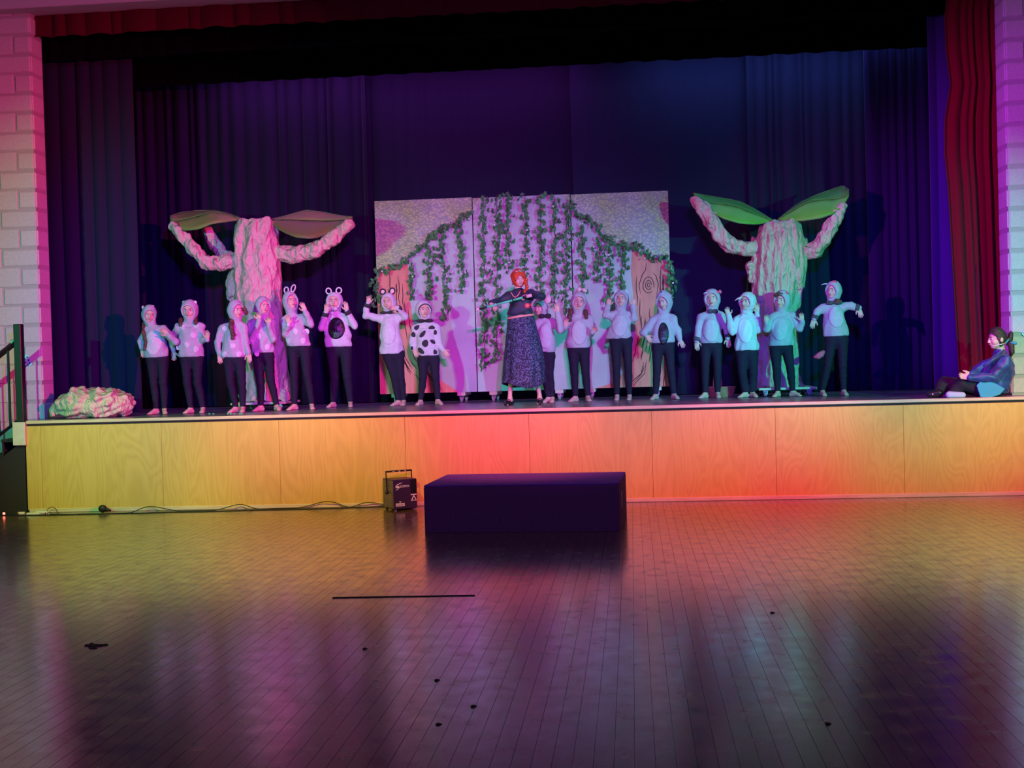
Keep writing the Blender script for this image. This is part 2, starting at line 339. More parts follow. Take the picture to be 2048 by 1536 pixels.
    def lathe(s, c, prof, n=20, sx=1, sy=1, closed=True):
        v = [(c[0]+r*sx*math.cos(a), c[1]+r*sy*math.sin(a), c[2]+z) for r, z in prof for a in np.arange(n)*2*math.pi/n]
        f = [(j*n+i, j*n+(i+1) % n, (j+1)*n+(i+1) % n, (j+1)*n+i) for j in range(len(prof)-1) for i in range(n)]
        if closed: f += [tuple(range(n))[::-1], tuple(range((len(prof)-1)*n, len(prof)*n))]
        return s.add(v, f, True)
    def prism(s, poly, y0, y1):
        """polygon of (x,z) between two y"""
        n = len(poly); a = sum(poly[i][0]*poly[(i+1) % n][1]-poly[(i+1) % n][0]*poly[i][1] for i in range(n))
        if a < 0: poly = poly[::-1]
        v = [(x, y0, z) for x, z in poly]+[(x, y1, z) for x, z in poly]
        f = [tuple(range(n)), tuple(range(n, 2*n))[::-1]]+[(i, i+n, (i+1) % n+n, (i+1) % n) for i in range(n)]
        return s.add(v, f)
    def stroke(s, pts, wdt, y0, y1):
        pts = [np.asarray(p, float) for p in pts]; L_ = []; R_ = []
        for i, p in enumerate(pts):
            t = pts[min(i+1, len(pts)-1)]-pts[max(i-1, 0)]; t = t/(np.linalg.norm(t)+1e-9); nn = np.array([-t[1], t[0]])
            k = wdt*(0.35 if i in (0, len(pts)-1) else 1)
            L_.append(p+nn*k/2); R_.append(p-nn*k/2)
        for i in range(len(pts)-1):
            s.prism([tuple(L_[i]), tuple(L_[i+1]), tuple(R_[i+1]), tuple(R_[i])], y0, y1)
        return s
    def build(s, name, m, parent=None):
        me = bpy.data.meshes.new(name)
        o0 = np.array(parent.matrix_world.translation) if parent is not None else np.zeros(3)
        if parent is None and s.v:
            a = np.array(s.v); o0 = np.array([(a[:, 0].min()+a[:, 0].max())/2, (a[:, 1].min()+a[:, 1].max())/2, a[:, 2].min()])
        me.from_pydata([tuple(np.array(p)-o0) for p in s.v], [], s.f)
        me.polygons.foreach_set('use_smooth', s.sm); me.update()
        return link(name, me, m, parent, o0)
WORLD = {}
def link(name, me, m, parent=None, loc=None):
    o = bpy.data.objects.new(name, me); COL.objects.link(o)
    if m is not None and not len(me.materials): me.materials.append(m)
    if parent is not None: o.parent = parent
    elif loc is not None: o.location = loc; o.matrix_world = Matrix.Translation(Vector(loc))
    return o
def obj_np(name, V, Q, m, parent, smooth=True):
    o0 = np.array(parent.matrix_world.translation)
    return link(name, mesh_np(name, V-o0, Q, smooth), m, parent)
def tag(o, label=None, cat=None, group=None, kind=None):
    for k, v in (('label', label), ('category', cat), ('group', group), ('kind', kind)):
        if v: o[k] = v
    return o
def empty(name, loc, label=None, cat=None, group=None):
    o = bpy.data.objects.new(name, None); COL.objects.link(o); o.location = loc; o.empty_display_size = .1
    o.matrix_world = Matrix.Translation(Vector([float(c) for c in loc]))
    return tag(o, label, cat, group)
def sub(part, name, mb, m):
    """a sub-part: parent is a part whose frame equals its thing's frame"""
    root = part.parent; me = bpy.data.meshes.new(name); o0 = np.array(root.matrix_world.translation)
    me.from_pydata([tuple(np.array(p)-o0) for p in mb.v], [], mb.f); me.polygons.foreach_set('use_smooth', mb.sm); me.update()
    o = bpy.data.objects.new(name, me); COL.objects.link(o); me.materials.append(m); o.parent = part
    return o

# ---------------------------------------------------------------- signed-distance fields -> one continuous surface
class Fld:
    def __init__(s, lo, hi, h):
        s.lo = np.asarray(lo, float); s.h = h
        s.n = np.ceil((np.asarray(hi)-s.lo)/h).astype(int)+1
        s.a = np.full(s.n, 0.5, np.float32)
        s.ax = [(s.lo[i]+np.arange(s.n[i])*h).astype(np.float32) for i in range(3)]
    def _sl(s, lo, hi):
        i0 = np.clip(np.floor((np.asarray(lo)-s.lo)/s.h).astype(int), 0, s.n-1); i1 = np.clip(np.ceil((np.asarray(hi)-s.lo)/s.h).astype(int)+1, 1, s.n)
        sl = tuple(slice(i0[k], max(i1[k], i0[k]+1)) for k in range(3))
        X = s.ax[0][sl[0]][:, None, None]; Y = s.ax[1][sl[1]][None, :, None]; Z = s.ax[2][sl[2]][None, None, :]
        return sl, X, Y, Z
    def _u(s, sl, d, k):
        A = s.a[sl]
        if k > 0:
            hh = np.clip(.5+.5*(A-d)/k, 0, 1); s.a[sl] = A*(1-hh)+d*hh-k*hh*(1-hh)
        else: s.a[sl] = np.minimum(A, d)
    def cap(s, a, b, ra, rb=None, k=0.02):
        a = np.asarray(a, float); b = np.asarray(b, float); rb = ra if rb is None else rb
        mg = max(ra, rb)+k+2.5*s.h
        sl, X, Y, Z = s._sl(np.minimum(a, b)-mg, np.maximum(a, b)+mg)
        ab = b-a; L2 = float(ab@ab)+1e-12
        t = np.clip(((X-a[0])*ab[0]+(Y-a[1])*ab[1]+(Z-a[2])*ab[2])/L2, 0, 1)
        d = np.sqrt((X-a[0]-t*ab[0])**2+(Y-a[1]-t*ab[1])**2+(Z-a[2]-t*ab[2])**2)-(ra+(rb-ra)*t)
        s._u(sl, d, k); return s
    def _ed(s, c, r, R, X, Y, Z):
        x, y, z = X-c[0], Y-c[1], Z-c[2]; R = np.eye(3) if R is None else np.asarray(R)
        p = [(R[0, i]*x+R[1, i]*y+R[2, i]*z)/r[i] for i in range(3)]
        k0 = np.sqrt(p[0]**2+p[1]**2+p[2]**2)+1e-6; k1 = np.sqrt((p[0]/r[0])**2+(p[1]/r[1])**2+(p[2]/r[2])**2)+1e-6
        return k0*(k0-1)/k1
    def ell(s, c, r, R=None, k=0.02):
        c = np.asarray(c, float); mg = max(r)+k+2.5*s.h
        sl, X, Y, Z = s._sl(c-mg, c+mg); s._u(sl, s._ed(c, r, R, X, Y, Z), k); return s
    def cut(s, c, r, R=None, k=0.01):
        c = np.asarray(c, float); mg = max(r)+k+2.5*s.h
        sl, X, Y, Z = s._sl(c-mg, c+mg); d = -s._ed(c, r, R, X, Y, Z); A = s.a[sl]
        hh = np.clip(.5-.5*(A-d)/k, 0, 1); s.a[sl] = A*(1-hh)+d*hh+k*hh*(1-hh); return s
    def column(s, pts, k=0.03):
        """pts: list of (centre, half width x, half depth y) from bottom to top, in z"""
        P = np.array([[*p[0], p[1], p[2]] for p in pts], float); z = P[:, 2]
        w_ = P[:, 3:].max()
        lo = np.array([P[:, 0].min()-w_, P[:, 1].min()-w_, z[0]])-k-3*s.h; hi = np.array([P[:, 0].max()+w_, P[:, 1].max()+w_, z[-1]])+k+3*s.h
        sl, X, Y, Z = s._sl(lo, hi); zz = Z.ravel()
        f = lambda j: np.interp(zz, z, P[:, j])[None, None, :]
        wx, wy = f(3), f(4)
        q = np.sqrt(((X-f(0))/wx)**2+((Y-f(1))/wy)**2)+1e-6
        d = (q-1)*np.minimum(wx, wy)*1.0
        e = np.maximum(z[0]-Z, Z-z[-1]); d = np.maximum(d, e)
        s._u(sl, d.astype(np.float32), k); return s
    def below(s, z):
        d = (z-s.ax[2])[None, None, :]; s.a = np.maximum(s.a, d.astype(np.float32)); return s
    def above(s, z):
        d = (s.ax[2]-z)[None, None, :]; s.a = np.maximum(s.a, d.astype(np.float32)); return s
    def ripple(s, amp, wl, n=5, seed=0, tri=False, band=None, zs=1.0):
        r = np.random.default_rng(abs(int(seed))); X, Y, Z = s.ax[0][:, None, None], s.ax[1][None, :, None], s.ax[2][None, None, :]
        for i in range(n):
            k = r.normal(size=3); k /= np.linalg.norm(k); k *= 2*math.pi/(wl*r.uniform(.6, 1.6)); ph = r.uniform(0, 6.28); k[2] *= zs
            q = k[0]*X+k[1]*Y+k[2]*Z+ph
            if tri:
                q = q+0.9*np.sin(r.uniform(3, 7)*X+r.uniform(0, 6))+0.9*np.sin(r.uniform(3, 7)*Z+r.uniform(0, 6))
                s.a += (amp*(np.abs((q/(2*math.pi)) % 1-.5)*4-1)/math.sqrt(n)).astype(np.float32)
            else: s.a += (amp*np.sin(q)/math.sqrt(n)).astype(np.float32)
        return s
    def mesh(s):
        A = s.a; n = s.n-1
        c = [A[i:i+n[0], j:j+n[1], k:k+n[2]] for i in (0, 1) for j in (0, 1) for k in (0, 1)]
        neg = sum((q < 0).astype(np.int8) for q in c); act = (neg > 0) & (neg < 8)
        I = np.argwhere(act); vals = np.stack([q[act] for q in c], 1).astype(np.float64)
        off = np.array([(i, j, k) for i in (0, 1) for j in (0, 1) for k in (0, 1)], float)
        S = np.zeros((len(I), 3)); W = np.zeros(len(I))
        for a in range(8):
            for b in range(a+1, 8):
                if np.abs(off[a]-off[b]).sum() != 1: continue
                va, vb = vals[:, a], vals[:, b]; m = (va < 0) != (vb < 0)
                t = np.where(m, va/np.where(m, va-vb, 1), 0)
                S += m[:, None]*(off[a]+(off[b]-off[a])*t[:, None]); W += m
        V = s.lo+(I+S/W[:, None])*s.h
        idx = np.full(n, -1, np.int32); idx[act] = np.arange(len(I))
        Q = []
        for ax in range(3):
            b_, c_ = (ax+1) % 3, (ax+2) % 3
            a0 = np.moveaxis(A, (ax, b_, c_), (0, 1, 2)); ii = np.moveaxis(idx, (ax, b_, c_), (0, 1, 2))
            u = a0[:-1, 1:-1, 1:-1] < 0; v = a0[1:, 1:-1, 1:-1] < 0
            q = np.stack([ii[:, :-1, :-1], ii[:, 1:, :-1], ii[:, 1:, 1:], ii[:, :-1, 1:]], -1)
            Q.append(q[u & ~v]); Q.append(q[~u & v][:, ::-1])
        Q = np.concatenate(Q); Q = Q[(Q >= 0).all(1)]
        return V, Q
    def front(s, x, z):
        """y of the first surface met going +y at (x,z), or None"""
        i = (x-s.lo[0])/s.h; k = (z-s.lo[2])/s.h; i0, k0 = int(i), int(k)
        if not (0 <= i0 < s.n[0]-1 and 0 <= k0 < s.n[2]-1): return None
        fi, fk = i-i0, k-k0
        col = (s.a[i0, :, k0]*(1-fi)*(1-fk)+s.a[i0+1, :, k0]*fi*(1-fk)+s.a[i0, :, k0+1]*(1-fi)*fk+s.a[i0+1, :, k0+1]*fi*fk)
        w_ = np.nonzero(col < 0)[0]
        if not len(w_) or w_[0] == 0: return None
        j = w_[0]; t = col[j-1]/(col[j-1]-col[j]); return s.lo[1]+(j-1+t)*s.h
    def patch(s, cx, cz, rx, rz, off=0.005, ang=0.0, wob=0.0, seed=0, nr=6, na=22):
        """a disc lying on the front of the surface, as (V, faces)"""
        r = random.Random(seed); ph = [r.uniform(0, 6.28) for _ in range(3)]
        V = []; keep = {}; ca, sa = math.cos(ang), math.sin(ang)
        pts = [(0, 0)]+[(j/nr, 2*math.pi*i/na) for j in range(1, nr+1) for i in range(na)]
        ys = []
        for q, a in pts:
            wv = 1+wob*(math.sin(2*a+ph[0])+.6*math.sin(3*a+ph[1]))
            u, v = q*rx*wv*math.cos(a), q*rz*wv*math.sin(a); x, z = cx+u*ca-v*sa, cz+u*sa+v*ca
            V.append([x, s.front(x, z), z])
        good = [p[1] for p in V if p[1] is not None]
        if not good: return None
        md = sorted(good)[len(good)//2]
        for p in V: p[1] = (md if p[1] is None else p[1])-off
        f = [(0, 1+i, 1+(i+1) % na) for i in range(na)]
        for j in range(nr-1):
            b0, b1 = 1+j*na, 1+(j+1)*na
            f += [(b0+i, b1+i, b1+(i+1) % na, b0+(i+1) % na) for i in range(na)]
        nb = len(V); rim = list(range(1+(nr-1)*na, 1+nr*na))      # a turned-in rim gives the patch its thickness
        V += [[V[i][0], V[i][1]+off*1.6, V[i][2]] for i in rim]
        f += [(rim[i], nb+i, nb+(i+1) % na, rim[(i+1) % na]) for i in range(na)]
        return V, f

# ================================================================ THE SETTING
# ---- floor of strips
PW, PL = 0.083, 1.75
fl = MB(); fl.box((-9.5, -13.6, -0.06), (7.5, 0.25, -0.014)); FLOOR = fl.build('floor', M['mortar']); tag(FLOOR, kind='structure')
def plank_mesh():
    b = MB(); b.box((-PW/2+.0009, -PL/2+.0001, -0.014), (PW/2-.0009, PL/2-.0001, 0.0))
    me = bpy.data.meshes.new('plank'); me.from_pydata(b.v, [], b.f); me.update(); me.materials.append(M['floor']); return me, b
plank, plank_b = plank_mesh()
cells = []
x = -9.45
r_ = random.Random(3)
while x < 7.5:
    y = -13.6+r_.uniform(0, PL)-PL
    while y < 0.0:
        c = np.array([x, y+PL/2, 0]); y0, y1 = y, y+PL
        cells.append((c, r_.uniform(-.0045, .0045), 0.0, 0.0)); y += PL
    x += PW
def px_size(c):
    if c[1] < -11.5: return 0
    u, v, z = topx(c)
    return PW*F/z*PL*F/z*1.6/z if -60 < u < 2108 and 900 < v < 1700 else 0
cells.sort(key=lambda q: -px_size(q[0]))
rest = MB()
f0 = np.array(FLOOR.matrix_world.translation)
pv = np.array(plank_b.v)
for i, (c, rx, ry, dz) in enumerate(cells):
    if i < 296 and c[1]+PL/2 < 0.0:
        o = bpy.data.objects.new('plank', plank); COL.objects.link(o); o.parent = FLOOR
        o.location = Vector(c+np.array([0, 0, dz])-f0); o.rotation_euler = (ry, rx, 0)
    else:
        p = pv.copy(); p[:, 1] = np.minimum(p[:, 1]+c[1], 0.22)-c[1]
        p[:, 2] += -p[:, 0]*rx+p[:, 1]*ry*0+dz
        rest.add(p+c, plank_b.f)
ro = rest.build('plank_field', M['floor'], FLOOR); ro['kind'] = 'stuff'

# ---- stage
SX0, SX1 = -7.12, 6.2
st = MB(); st.box((SX0+.02, 0.02, 0), (SX1, 5.2, H-.035)); STAGE = st.build('stage', M['dark_step']); tag(STAGE, kind='structure')
b = MB(); b.box((SX0, 0.0, H-.035), (SX1, 5.2, H)); b.build('stage_floor', M['stage_floor'], STAGE)
b = MB(); b.box((SX0+.02, -0.03, H-.036), (SX1, 0.0, H+.001), bev=.006); b.build('edge_strip', M['lip'], STAGE)
b = MB(); b.box((SX0, -0.006, H-.062), (SX1, 0.02, H-.036)); b.build('lip_shade_strip', M['dark_step'], STAGE)  # dark strip painted in for the shade under the stage lip
seams = [SX0]+[at(px, 920, 0)[0] for px in (84, 325, 560, 812, 1060, 1305, 1552, 1808)]+[5.0, SX1]
for a, c in zip(seams[:-1], seams[1:]):
    b = MB(); b.box((a+.0012, -0.012, 0.03), (c-.0012, 0.02, H-.062), bev=.0015); b.build('plywood_panel', M['ply'], STAGE)
b = MB(); b.box((SX0+.02, -0.026, 0.0), (SX1, 0.02, 0.045), bev=.005); tag(b.build('baseboard_front', M['lip']), kind='structure')
b = MB(); b.box((-7.26, -0.05, H-.285), (SX0+.015, 0.09, H-.01), bev=.006); b.build('post_block', M['board'], STAGE)

# ---- block walls either side of the opening
BH, BL, GAP = 0.236, 0.472, 0.006
def block_mesh(l, bull=0):
    b = MB(); b.box((0, 0, GAP/2), (l-GAP, .2, BH-GAP/2), bev=.006)
    return b
LWX, LWY = at(86, 800, 0.6)[0], 0.60
RWX, RWY = at(2017, 500, 0.44)[0], 0.44
def wall(name, xin, sgn, yf, zlo, span, depth):
    """blocks run away from the opening edge xin in direction sgn"""
    core = MB(); a, c = sorted((xin+sgn*.012, xin+sgn*span)); core.box((a, yf+.012, zlo), (c, yf+depth-.012, 6.3))
    wo = core.build(name, M['mortar']); tag(wo, kind='structure')
    z = H-.03-5*BH if zlo < .5 else H-.03
    row = 0
    while z < 6.2:
        x = 0.0; l = BL if row % 2 else BL/2
        while x < span-.01:
            l2 = min(l, span-x)
            z0, z1 = max(z, zlo)+GAP/2, min(z+BH, 6.3)-GAP/2
            if z1-z0 > .03:
                bx = MB(); a, c = sorted((xin+sgn*x+sgn*(GAP/2 if x else 0), xin+sgn*(x+l2)-sgn*GAP/2))
                if x == 0: bx.box((a, yf, z0), (c, yf+depth-.02, z1), bev=.028)
                else: bx.box((a, yf, z0), (c, yf+.12, z1), bev=.005)
                bx.build('block', M['block'], wo)
            x += l2; l = BL
        z += BH; row += 1
    return wo
WL = wall('wall_left', LWX, -1, LWY, 0.0, 1.9, 0.33)
WR = wall('wall_right', RWX, 1, RWY, H, 1.9, 0.39)
zt = at(300, 9, 0.55)[2]
b = MB(); b.box((-9, 0.40, zt), (6.4, 0.75, zt+.9), bev=.01); tag(b.build('trim_1', M['plaster']), kind='structure')
b = MB(); b.box((-9, 5.2, 0), (6.4, 5.3, 7)); tag(b.build('wall_back', M['navy']), kind='structure')
b = MB(); b.box((-9, 0.75, 6.95), (6.4, 5.3, 7.05)); tag(b.build('ceiling', M['blackdrape']), kind='structure')

# ================================================================ DRAPES
def drape(name, label, x0, x1, zlo, zhi, y, m, lam=0.16, amp=0.07, seed=1, edge=None, hem=0.0, cat='curtain', group=None, ampf=None, yslope=0.0):
    r = np.random.default_rng(seed); nx = max(12, int((x1-x0)/0.012)); zs = np.linspace(0, 1, 14)
    u = np.linspace(x0, x1, nx); kn = [x0-lam]
    while kn[-1] < x1+lam: kn.append(kn[-1]+lam*r.uniform(.45, 1.7))
    kn = np.array(kn); kd = r.uniform(.4, 1.15, len(kn)); i = np.clip(np.searchsorted(kn, u)-1, 0, len(kn)-2)
    t = (u-kn[i])/(kn[i+1]-kn[i]); wave = np.sin(np.pi*np.clip(t, 0, 1))**.7*kd[i]
    if ampf is not None: wave = wave*ampf(u)
    V = []
    for q in zs:
        z = zlo+(zhi-zlo)*q
        k = amp*(1-.25*q); sway = .012*np.sin(u*2.3+q*3+seed)
        xx = u.copy()
        if edge is not None: xx = xx+edge(q)*np.clip(1-(u-x0)/(x1-x0), 0, 1)
        zz = z+(hem*np.sin(u*17+seed) if q == 0 else 0)
        V.append(np.stack([xx+.02*np.sin(q*4+kd[i]*9)*(1-q)*.5, y-wave*k+sway+yslope*(u-x0), np.zeros(nx)+zz], 1))
    nz = len(zs); V = np.concatenate(V)
    back = V.copy(); back[:, 1] += .012
    ii = np.arange(nx-1); Q = []
    for j in range(nz-1):
        a = j*nx+ii; Q.append(np.stack([a, a+1, a+nx+1, a+nx], 1))
    Q = np.concatenate(Q); n = len(V); Q2 = Q[:, ::-1]+n
    rim = [np.stack([ii, ii+n, ii+1+n, ii+1], 1)]
    jj = np.arange(nz-1)*nx; rim += [np.stack([jj, jj+nx, jj+nx+n, jj+n], 1), np.stack([jj+nx-1, jj+nx-1+n, jj+2*nx-1+n, jj+2*nx-1], 1)]
    V = np.concatenate([V, back]); Q = np.concatenate([Q, Q2]+rim)
    o0 = np.array([(x0+x1)/2, y, zlo]); me = mesh_np(name, V-o0, Q)
    return tag(link(name, me, m, None, o0), label, cat, group)
X = lambda px, py, y: at(px, py, y)[0]
Z = lambda px, py, y: at(px, py, y)[2]
YB = 3.55
zb = H+.012
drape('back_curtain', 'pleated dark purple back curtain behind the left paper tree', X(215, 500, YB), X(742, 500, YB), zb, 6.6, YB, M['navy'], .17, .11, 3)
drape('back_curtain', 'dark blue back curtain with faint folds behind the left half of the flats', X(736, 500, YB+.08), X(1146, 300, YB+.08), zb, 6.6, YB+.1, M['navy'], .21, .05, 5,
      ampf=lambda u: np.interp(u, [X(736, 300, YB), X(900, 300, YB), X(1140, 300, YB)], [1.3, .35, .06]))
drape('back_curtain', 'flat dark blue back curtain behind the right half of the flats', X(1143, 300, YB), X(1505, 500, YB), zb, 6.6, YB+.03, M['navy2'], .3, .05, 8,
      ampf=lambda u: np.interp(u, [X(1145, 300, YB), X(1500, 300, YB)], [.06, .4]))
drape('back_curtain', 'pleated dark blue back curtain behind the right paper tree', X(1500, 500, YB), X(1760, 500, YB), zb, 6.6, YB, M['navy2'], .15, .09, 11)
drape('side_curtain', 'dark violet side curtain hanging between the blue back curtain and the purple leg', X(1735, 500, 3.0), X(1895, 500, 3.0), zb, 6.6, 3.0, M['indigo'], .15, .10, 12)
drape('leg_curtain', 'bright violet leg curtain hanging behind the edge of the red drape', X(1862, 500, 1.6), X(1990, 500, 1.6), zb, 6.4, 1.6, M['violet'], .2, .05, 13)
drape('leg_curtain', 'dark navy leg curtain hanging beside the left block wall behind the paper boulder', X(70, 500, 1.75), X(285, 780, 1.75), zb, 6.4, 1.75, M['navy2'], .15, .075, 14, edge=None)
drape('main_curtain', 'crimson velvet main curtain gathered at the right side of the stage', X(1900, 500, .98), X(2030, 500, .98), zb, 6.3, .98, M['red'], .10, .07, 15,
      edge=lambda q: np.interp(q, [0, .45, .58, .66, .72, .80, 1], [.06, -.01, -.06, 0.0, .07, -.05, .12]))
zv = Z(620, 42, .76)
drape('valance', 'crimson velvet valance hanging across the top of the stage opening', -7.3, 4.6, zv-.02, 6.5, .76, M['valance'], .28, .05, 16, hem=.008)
zb1 = Z(700, 92, 1.5)
drape('border_curtain', 'upper black border curtain hanging right behind the crimson valance', -7.6, 4.9, zb1, 6.6, 1.5, M['blackdrape'], .3, .04, 17, hem=.006)
zb2 = Z(1000, 138, 2.7)
drape('border_curtain', 'lower black border curtain in front of the top of the blue back curtain', X(245, 160, 2.7), 4.6, zb2, 6.7, 2.7, M['blackdrape'], .3, .04, 18, hem=.006)

# ================================================================ STAIR AND RAIL AT LEFT
stair = empty('stair', (-7.7, .3, 0), 'dark carpeted side stair descending to the left of the stage', 'stair')
for i in range(4):
    zt_ = H-.19*(i+1)-.02; x1 = SX0-.02-.28*i
    b = MB(); b.box((x1-.30, 0.02, zt_-.04), (x1, .57, zt_), bev=.008); b.build('tread', M['dark_step'], stair)
    b = MB(); b.box((x1-.02, 0.04, zt_), (x1, .56, zt_+.15)); b.build('riser', M['dark_step'], stair)
b = MB(); p0 = (SX0-.02, H-.22); b.prism([p0, (SX0-1.2, H-.22-.84), (SX0-1.2, 0.002), (SX0-.02, .002)], 0.0, 0.03); b.build('stringer', M['dark_step'], stair)
rail = empty('handrail', tuple(at(40, 845, 0.0)), 'black metal handrail with square post at the top of the side stair', 'handrail')
b = MB(); A = at(40, 648, 0.02); B = at(44, 846, 0.02); b.box((B[0]-.045, -.03, H-.01), (B[0]+.045, .06, A[2]), bev=.006); post = b.build('post', M['black_metal'], rail)
px0 = B[0]-.045; zr = at(30, 684, 0.015)[2]; sl_ = 0.72
def ry(z0, x): return z0+(x-px0)*sl_
b = MB(); b.tube([(px0+.01, .015, zr), (px0-.9, .015, zr-.9*sl_)], .036, 4, smooth=False); b.build('top_rail', M['black_metal'], rail)
zr2 = at(30, 840, 0.015)[2]
b = MB(); b.tube([(px0+.01, .015, zr2), (px0-.9, .015, zr2-.9*sl_)], .02, 4, smooth=False); b.build('bottom_rail', M['black_metal'], rail)
for k in range(6):
    xx = px0-.095-.14*k; b = MB(); b.box((xx-.011, .004, zr2+(xx-px0)*sl_), (xx+.011, .026, zr+(xx-px0)*sl_)); b.build('baluster', M['black_metal'], rail)
b = MB(); b.box((px0-.05, -.005, zr-.03), (px0+.002, .035, zr+.03), bev=.004); b.build('bracket', M['chrome'], rail)

def card(pts, y, label, dots):
    pts = [at(*p, y) for p in pts]; o = empty('card', tuple(pts[0]), label, 'paper sign')
    b = MB(); b.prism([(p[0], p[2]) for p in pts], y-.004, y-.001); b.build('sheet', M['paper'], o)
    for d in dots:
        p = at(*d, y); b = MB(); b.prism([(p[0]+.012*math.cos(a), p[2]+.013*math.sin(a)) for a in np.arange(6)*math.pi/3], y-.0055, y-.004); b.build('printed_spot', M['print'], o)
card([(38, 714), (55.5, 708.5), (66, 729), (45, 738)], LWY-.001, 'pale turquoise card with rows of dark spots stuck on left block wall', [(50.5, 718), (57.5, 720.5), (51, 725), (59.5, 726), (56, 730.5), (51, 733), (55, 714.5)])
card([(2043, 668), (2052, 656), (2062, 664), (2052, 677)], RWY-.001, 'pale blue card stuck on right block wall behind the seated person', [(2049, 666), (2053, 669)])

# ================================================================ SCENERY FLATS
YF = 2.75
def flat(pxl, pxr, ptop, pbot, label, sky, extra):
    x0 = at(pxl, (ptop+pbot)/2, YF)[0]; x1 = at(pxr, (ptop+pbot)/2, YF)[0]; z1 = at((pxl+pxr)/2, ptop, YF)[2]; z0 = at((pxl+pxr)/2, pbot, YF)[2]
    root = empty('scenery_flat', ((x0+x1)/2, YF, H), label, 'stage scenery', 'painted scenery flats in a row')
    b = MB(); b.box((x0, YF, z0), (x1, YF+.012, z1)); b.build('panel', M['grey_paint'], root)
    b = MB()
    for a, c in (((x0, z0), (x0+.05, z1)), ((x1-.05, z0), (x1, z1)), ((x0+.05, z0), (x1-.05, z0+.07)), ((x0+.05, z1-.05), (x1-.05, z1))):
        b.box((a[0], YF+.013, a[1]), (c[0], YF+.06, c[1]))
    b.build('back_frame', M['board'], root)
    for q in sky: 
        b = MB(); b.prism([(min(max(at(px, py, YF)[0], x0), x1), min(max(at(px, py, YF)[2], z0), z1)) for px, py in q], YF-.0025, YF-.0003); b.build('painted_sky', M['sky_paint'], root)
    for mat_, q in extra:
        b = MB()
        b.prism([(min(max(at(px, py, YF)[0], x0), x1), min(max(at(px, py, YF)[2], z0), z1)) for px, py in q], YF-.004, YF-.0003); b.build('painted_trunk', M[mat_], root)
    for fx in (.16, .84):
        for fy in (.0, .5):
            cx = x0+(x1-x0)*fx
            b = MB(); b.box((cx-.055, YF+fy-.02, z0-.05), (cx+.055, YF+fy+.09, z0-.001), bev=.004); blk = b.build('caster_block', M['board'], root)
            zc = (H+z0-.05)/2
            b = MB(); b.tube([(cx-.016, YF+fy+.02, H+.038), (cx+.016, YF+fy+.02, H+.038)], .038, 14); sub(blk, 'wheel', b, M['rubber'])
            b = MB(); b.box((cx-.024, YF+fy+.0, H+.038), (cx-.018, YF+fy+.05, z0-.05)); b.box((cx+.018, YF+fy+.0, H+.038), (cx+.024, YF+fy+.05, z0-.05)); b.box((cx-.024, YF+fy, z0-.056), (cx+.024, YF+fy+.06, z0-.05)); sub(blk, 'fork', b, M['chrome'])
        b = MB(); b.box((x0+(x1-x0)*fx-.03, YF+.06, z0-.001), (x0+(x1-x0)*fx+.03, YF+.6, z0+.04)); b.build('foot_rail', M['board'], root)
    return root, x0, x1, z0, z1
F1 = flat(754.5, 948.5, 398.5, 786, 'tall scenery flat with speckled sky and painted brown trunk at its left edge', [[(740, 398), (960, 388), (960, 420), (945, 430), (890, 462), (850, 487), (825, 512), (800, 530), (740, 552)]],
          [('bark_paint', [(740, 552), (770, 533), (800, 530), (816, 528), (820, 600), (828, 660), (838, 715), (862, 748), (915, 783), (915, 795), (740, 795)])])
F2 = flat(950.5, 1144.5, 392, 781, 'tall plain lavender grey scenery flat in the middle, covered by hanging ivy', [[(940, 385), (961, 392), (955, 410), (940, 428)], [(1127, 385), (1150, 385), (1150, 415), (1136, 408)]], [])
F3 = flat(1146.5, 1341, 385, 775, 'tall scenery flat with speckled sky and painted trunk with knot at right edge', [[(1140, 375), (1350, 375), (1350, 526), (1318, 520), (1290, 510), (1270, 492), (1222, 486), (1200, 458), (1165, 432), (1140, 402)]],
          [('bark_paint', [(1264, 498), (1285, 508), (1310, 518), (1350, 524), (1350, 790), (1190, 790), (1192, 778), (1225, 766), (1248, 745), (1262, 715), (1270, 670), (1268, 600), (1262, 545)])])
def bark(root, lines, wpx=1.7, name='bark_line'):
    for l in lines:
        b = MB(); b.stroke([(at(px, py, YF)[0], at(px, py, YF)[2]) for px, py in l], wpx*.0066, YF-.006, YF-.004); b.build(name, M['bark_line'], root)
rb = random.Random(5)
def lines_for(x0f, x1f, y0, y1, n):
    out = []
    for _ in range(n):
        t = rb.random(); ya = rb.uniform(y0, y1-35); L_ = rb.uniform(18, 60)
        p = []
        for j in range(5):
            yy = min(ya+L_*j/4, y1); p.append((x0f(yy)+(x1f(yy)-x0f(yy))*(.06+.88*t)+rb.uniform(-1.3, 1.3), yy))
        out.append(p)
    return out
bark(F1[0], lines_for(lambda y: 757, lambda y: np.interp(y, [530, 600, 715, 783], [815, 818, 836, 900]), 540, 783, 34))
bark(F3[0], [l for l in lines_for(lambda y: np.interp(y, [500, 560, 670, 745, 775], [1266, 1265, 1270, 1250, 1200]), lambda y: 1337, 520, 772, 52) if not any(1274 < p[0] < 1318 and 545 < p[1] < 595 for p in l)])
for k, (rx, ry_) in enumerate(((2.5, 4), (6, 9), (11, 16))):
    bark(F3[0], [[(1297+rx*math.cos(a)*(1+.06*math.sin(3*a)), 570+ry_*math.sin(a)) for a in np.linspace(.4*k, 6.1+.3*k, 17)]], 1.6, 'knot_ring')
bark(F3[0], [[(1281, 588), (1278, 570), (1284, 551), (1291, 540), (1293, 525)], [(1313, 590), (1317, 570), (1312, 552), (1306, 545)]])

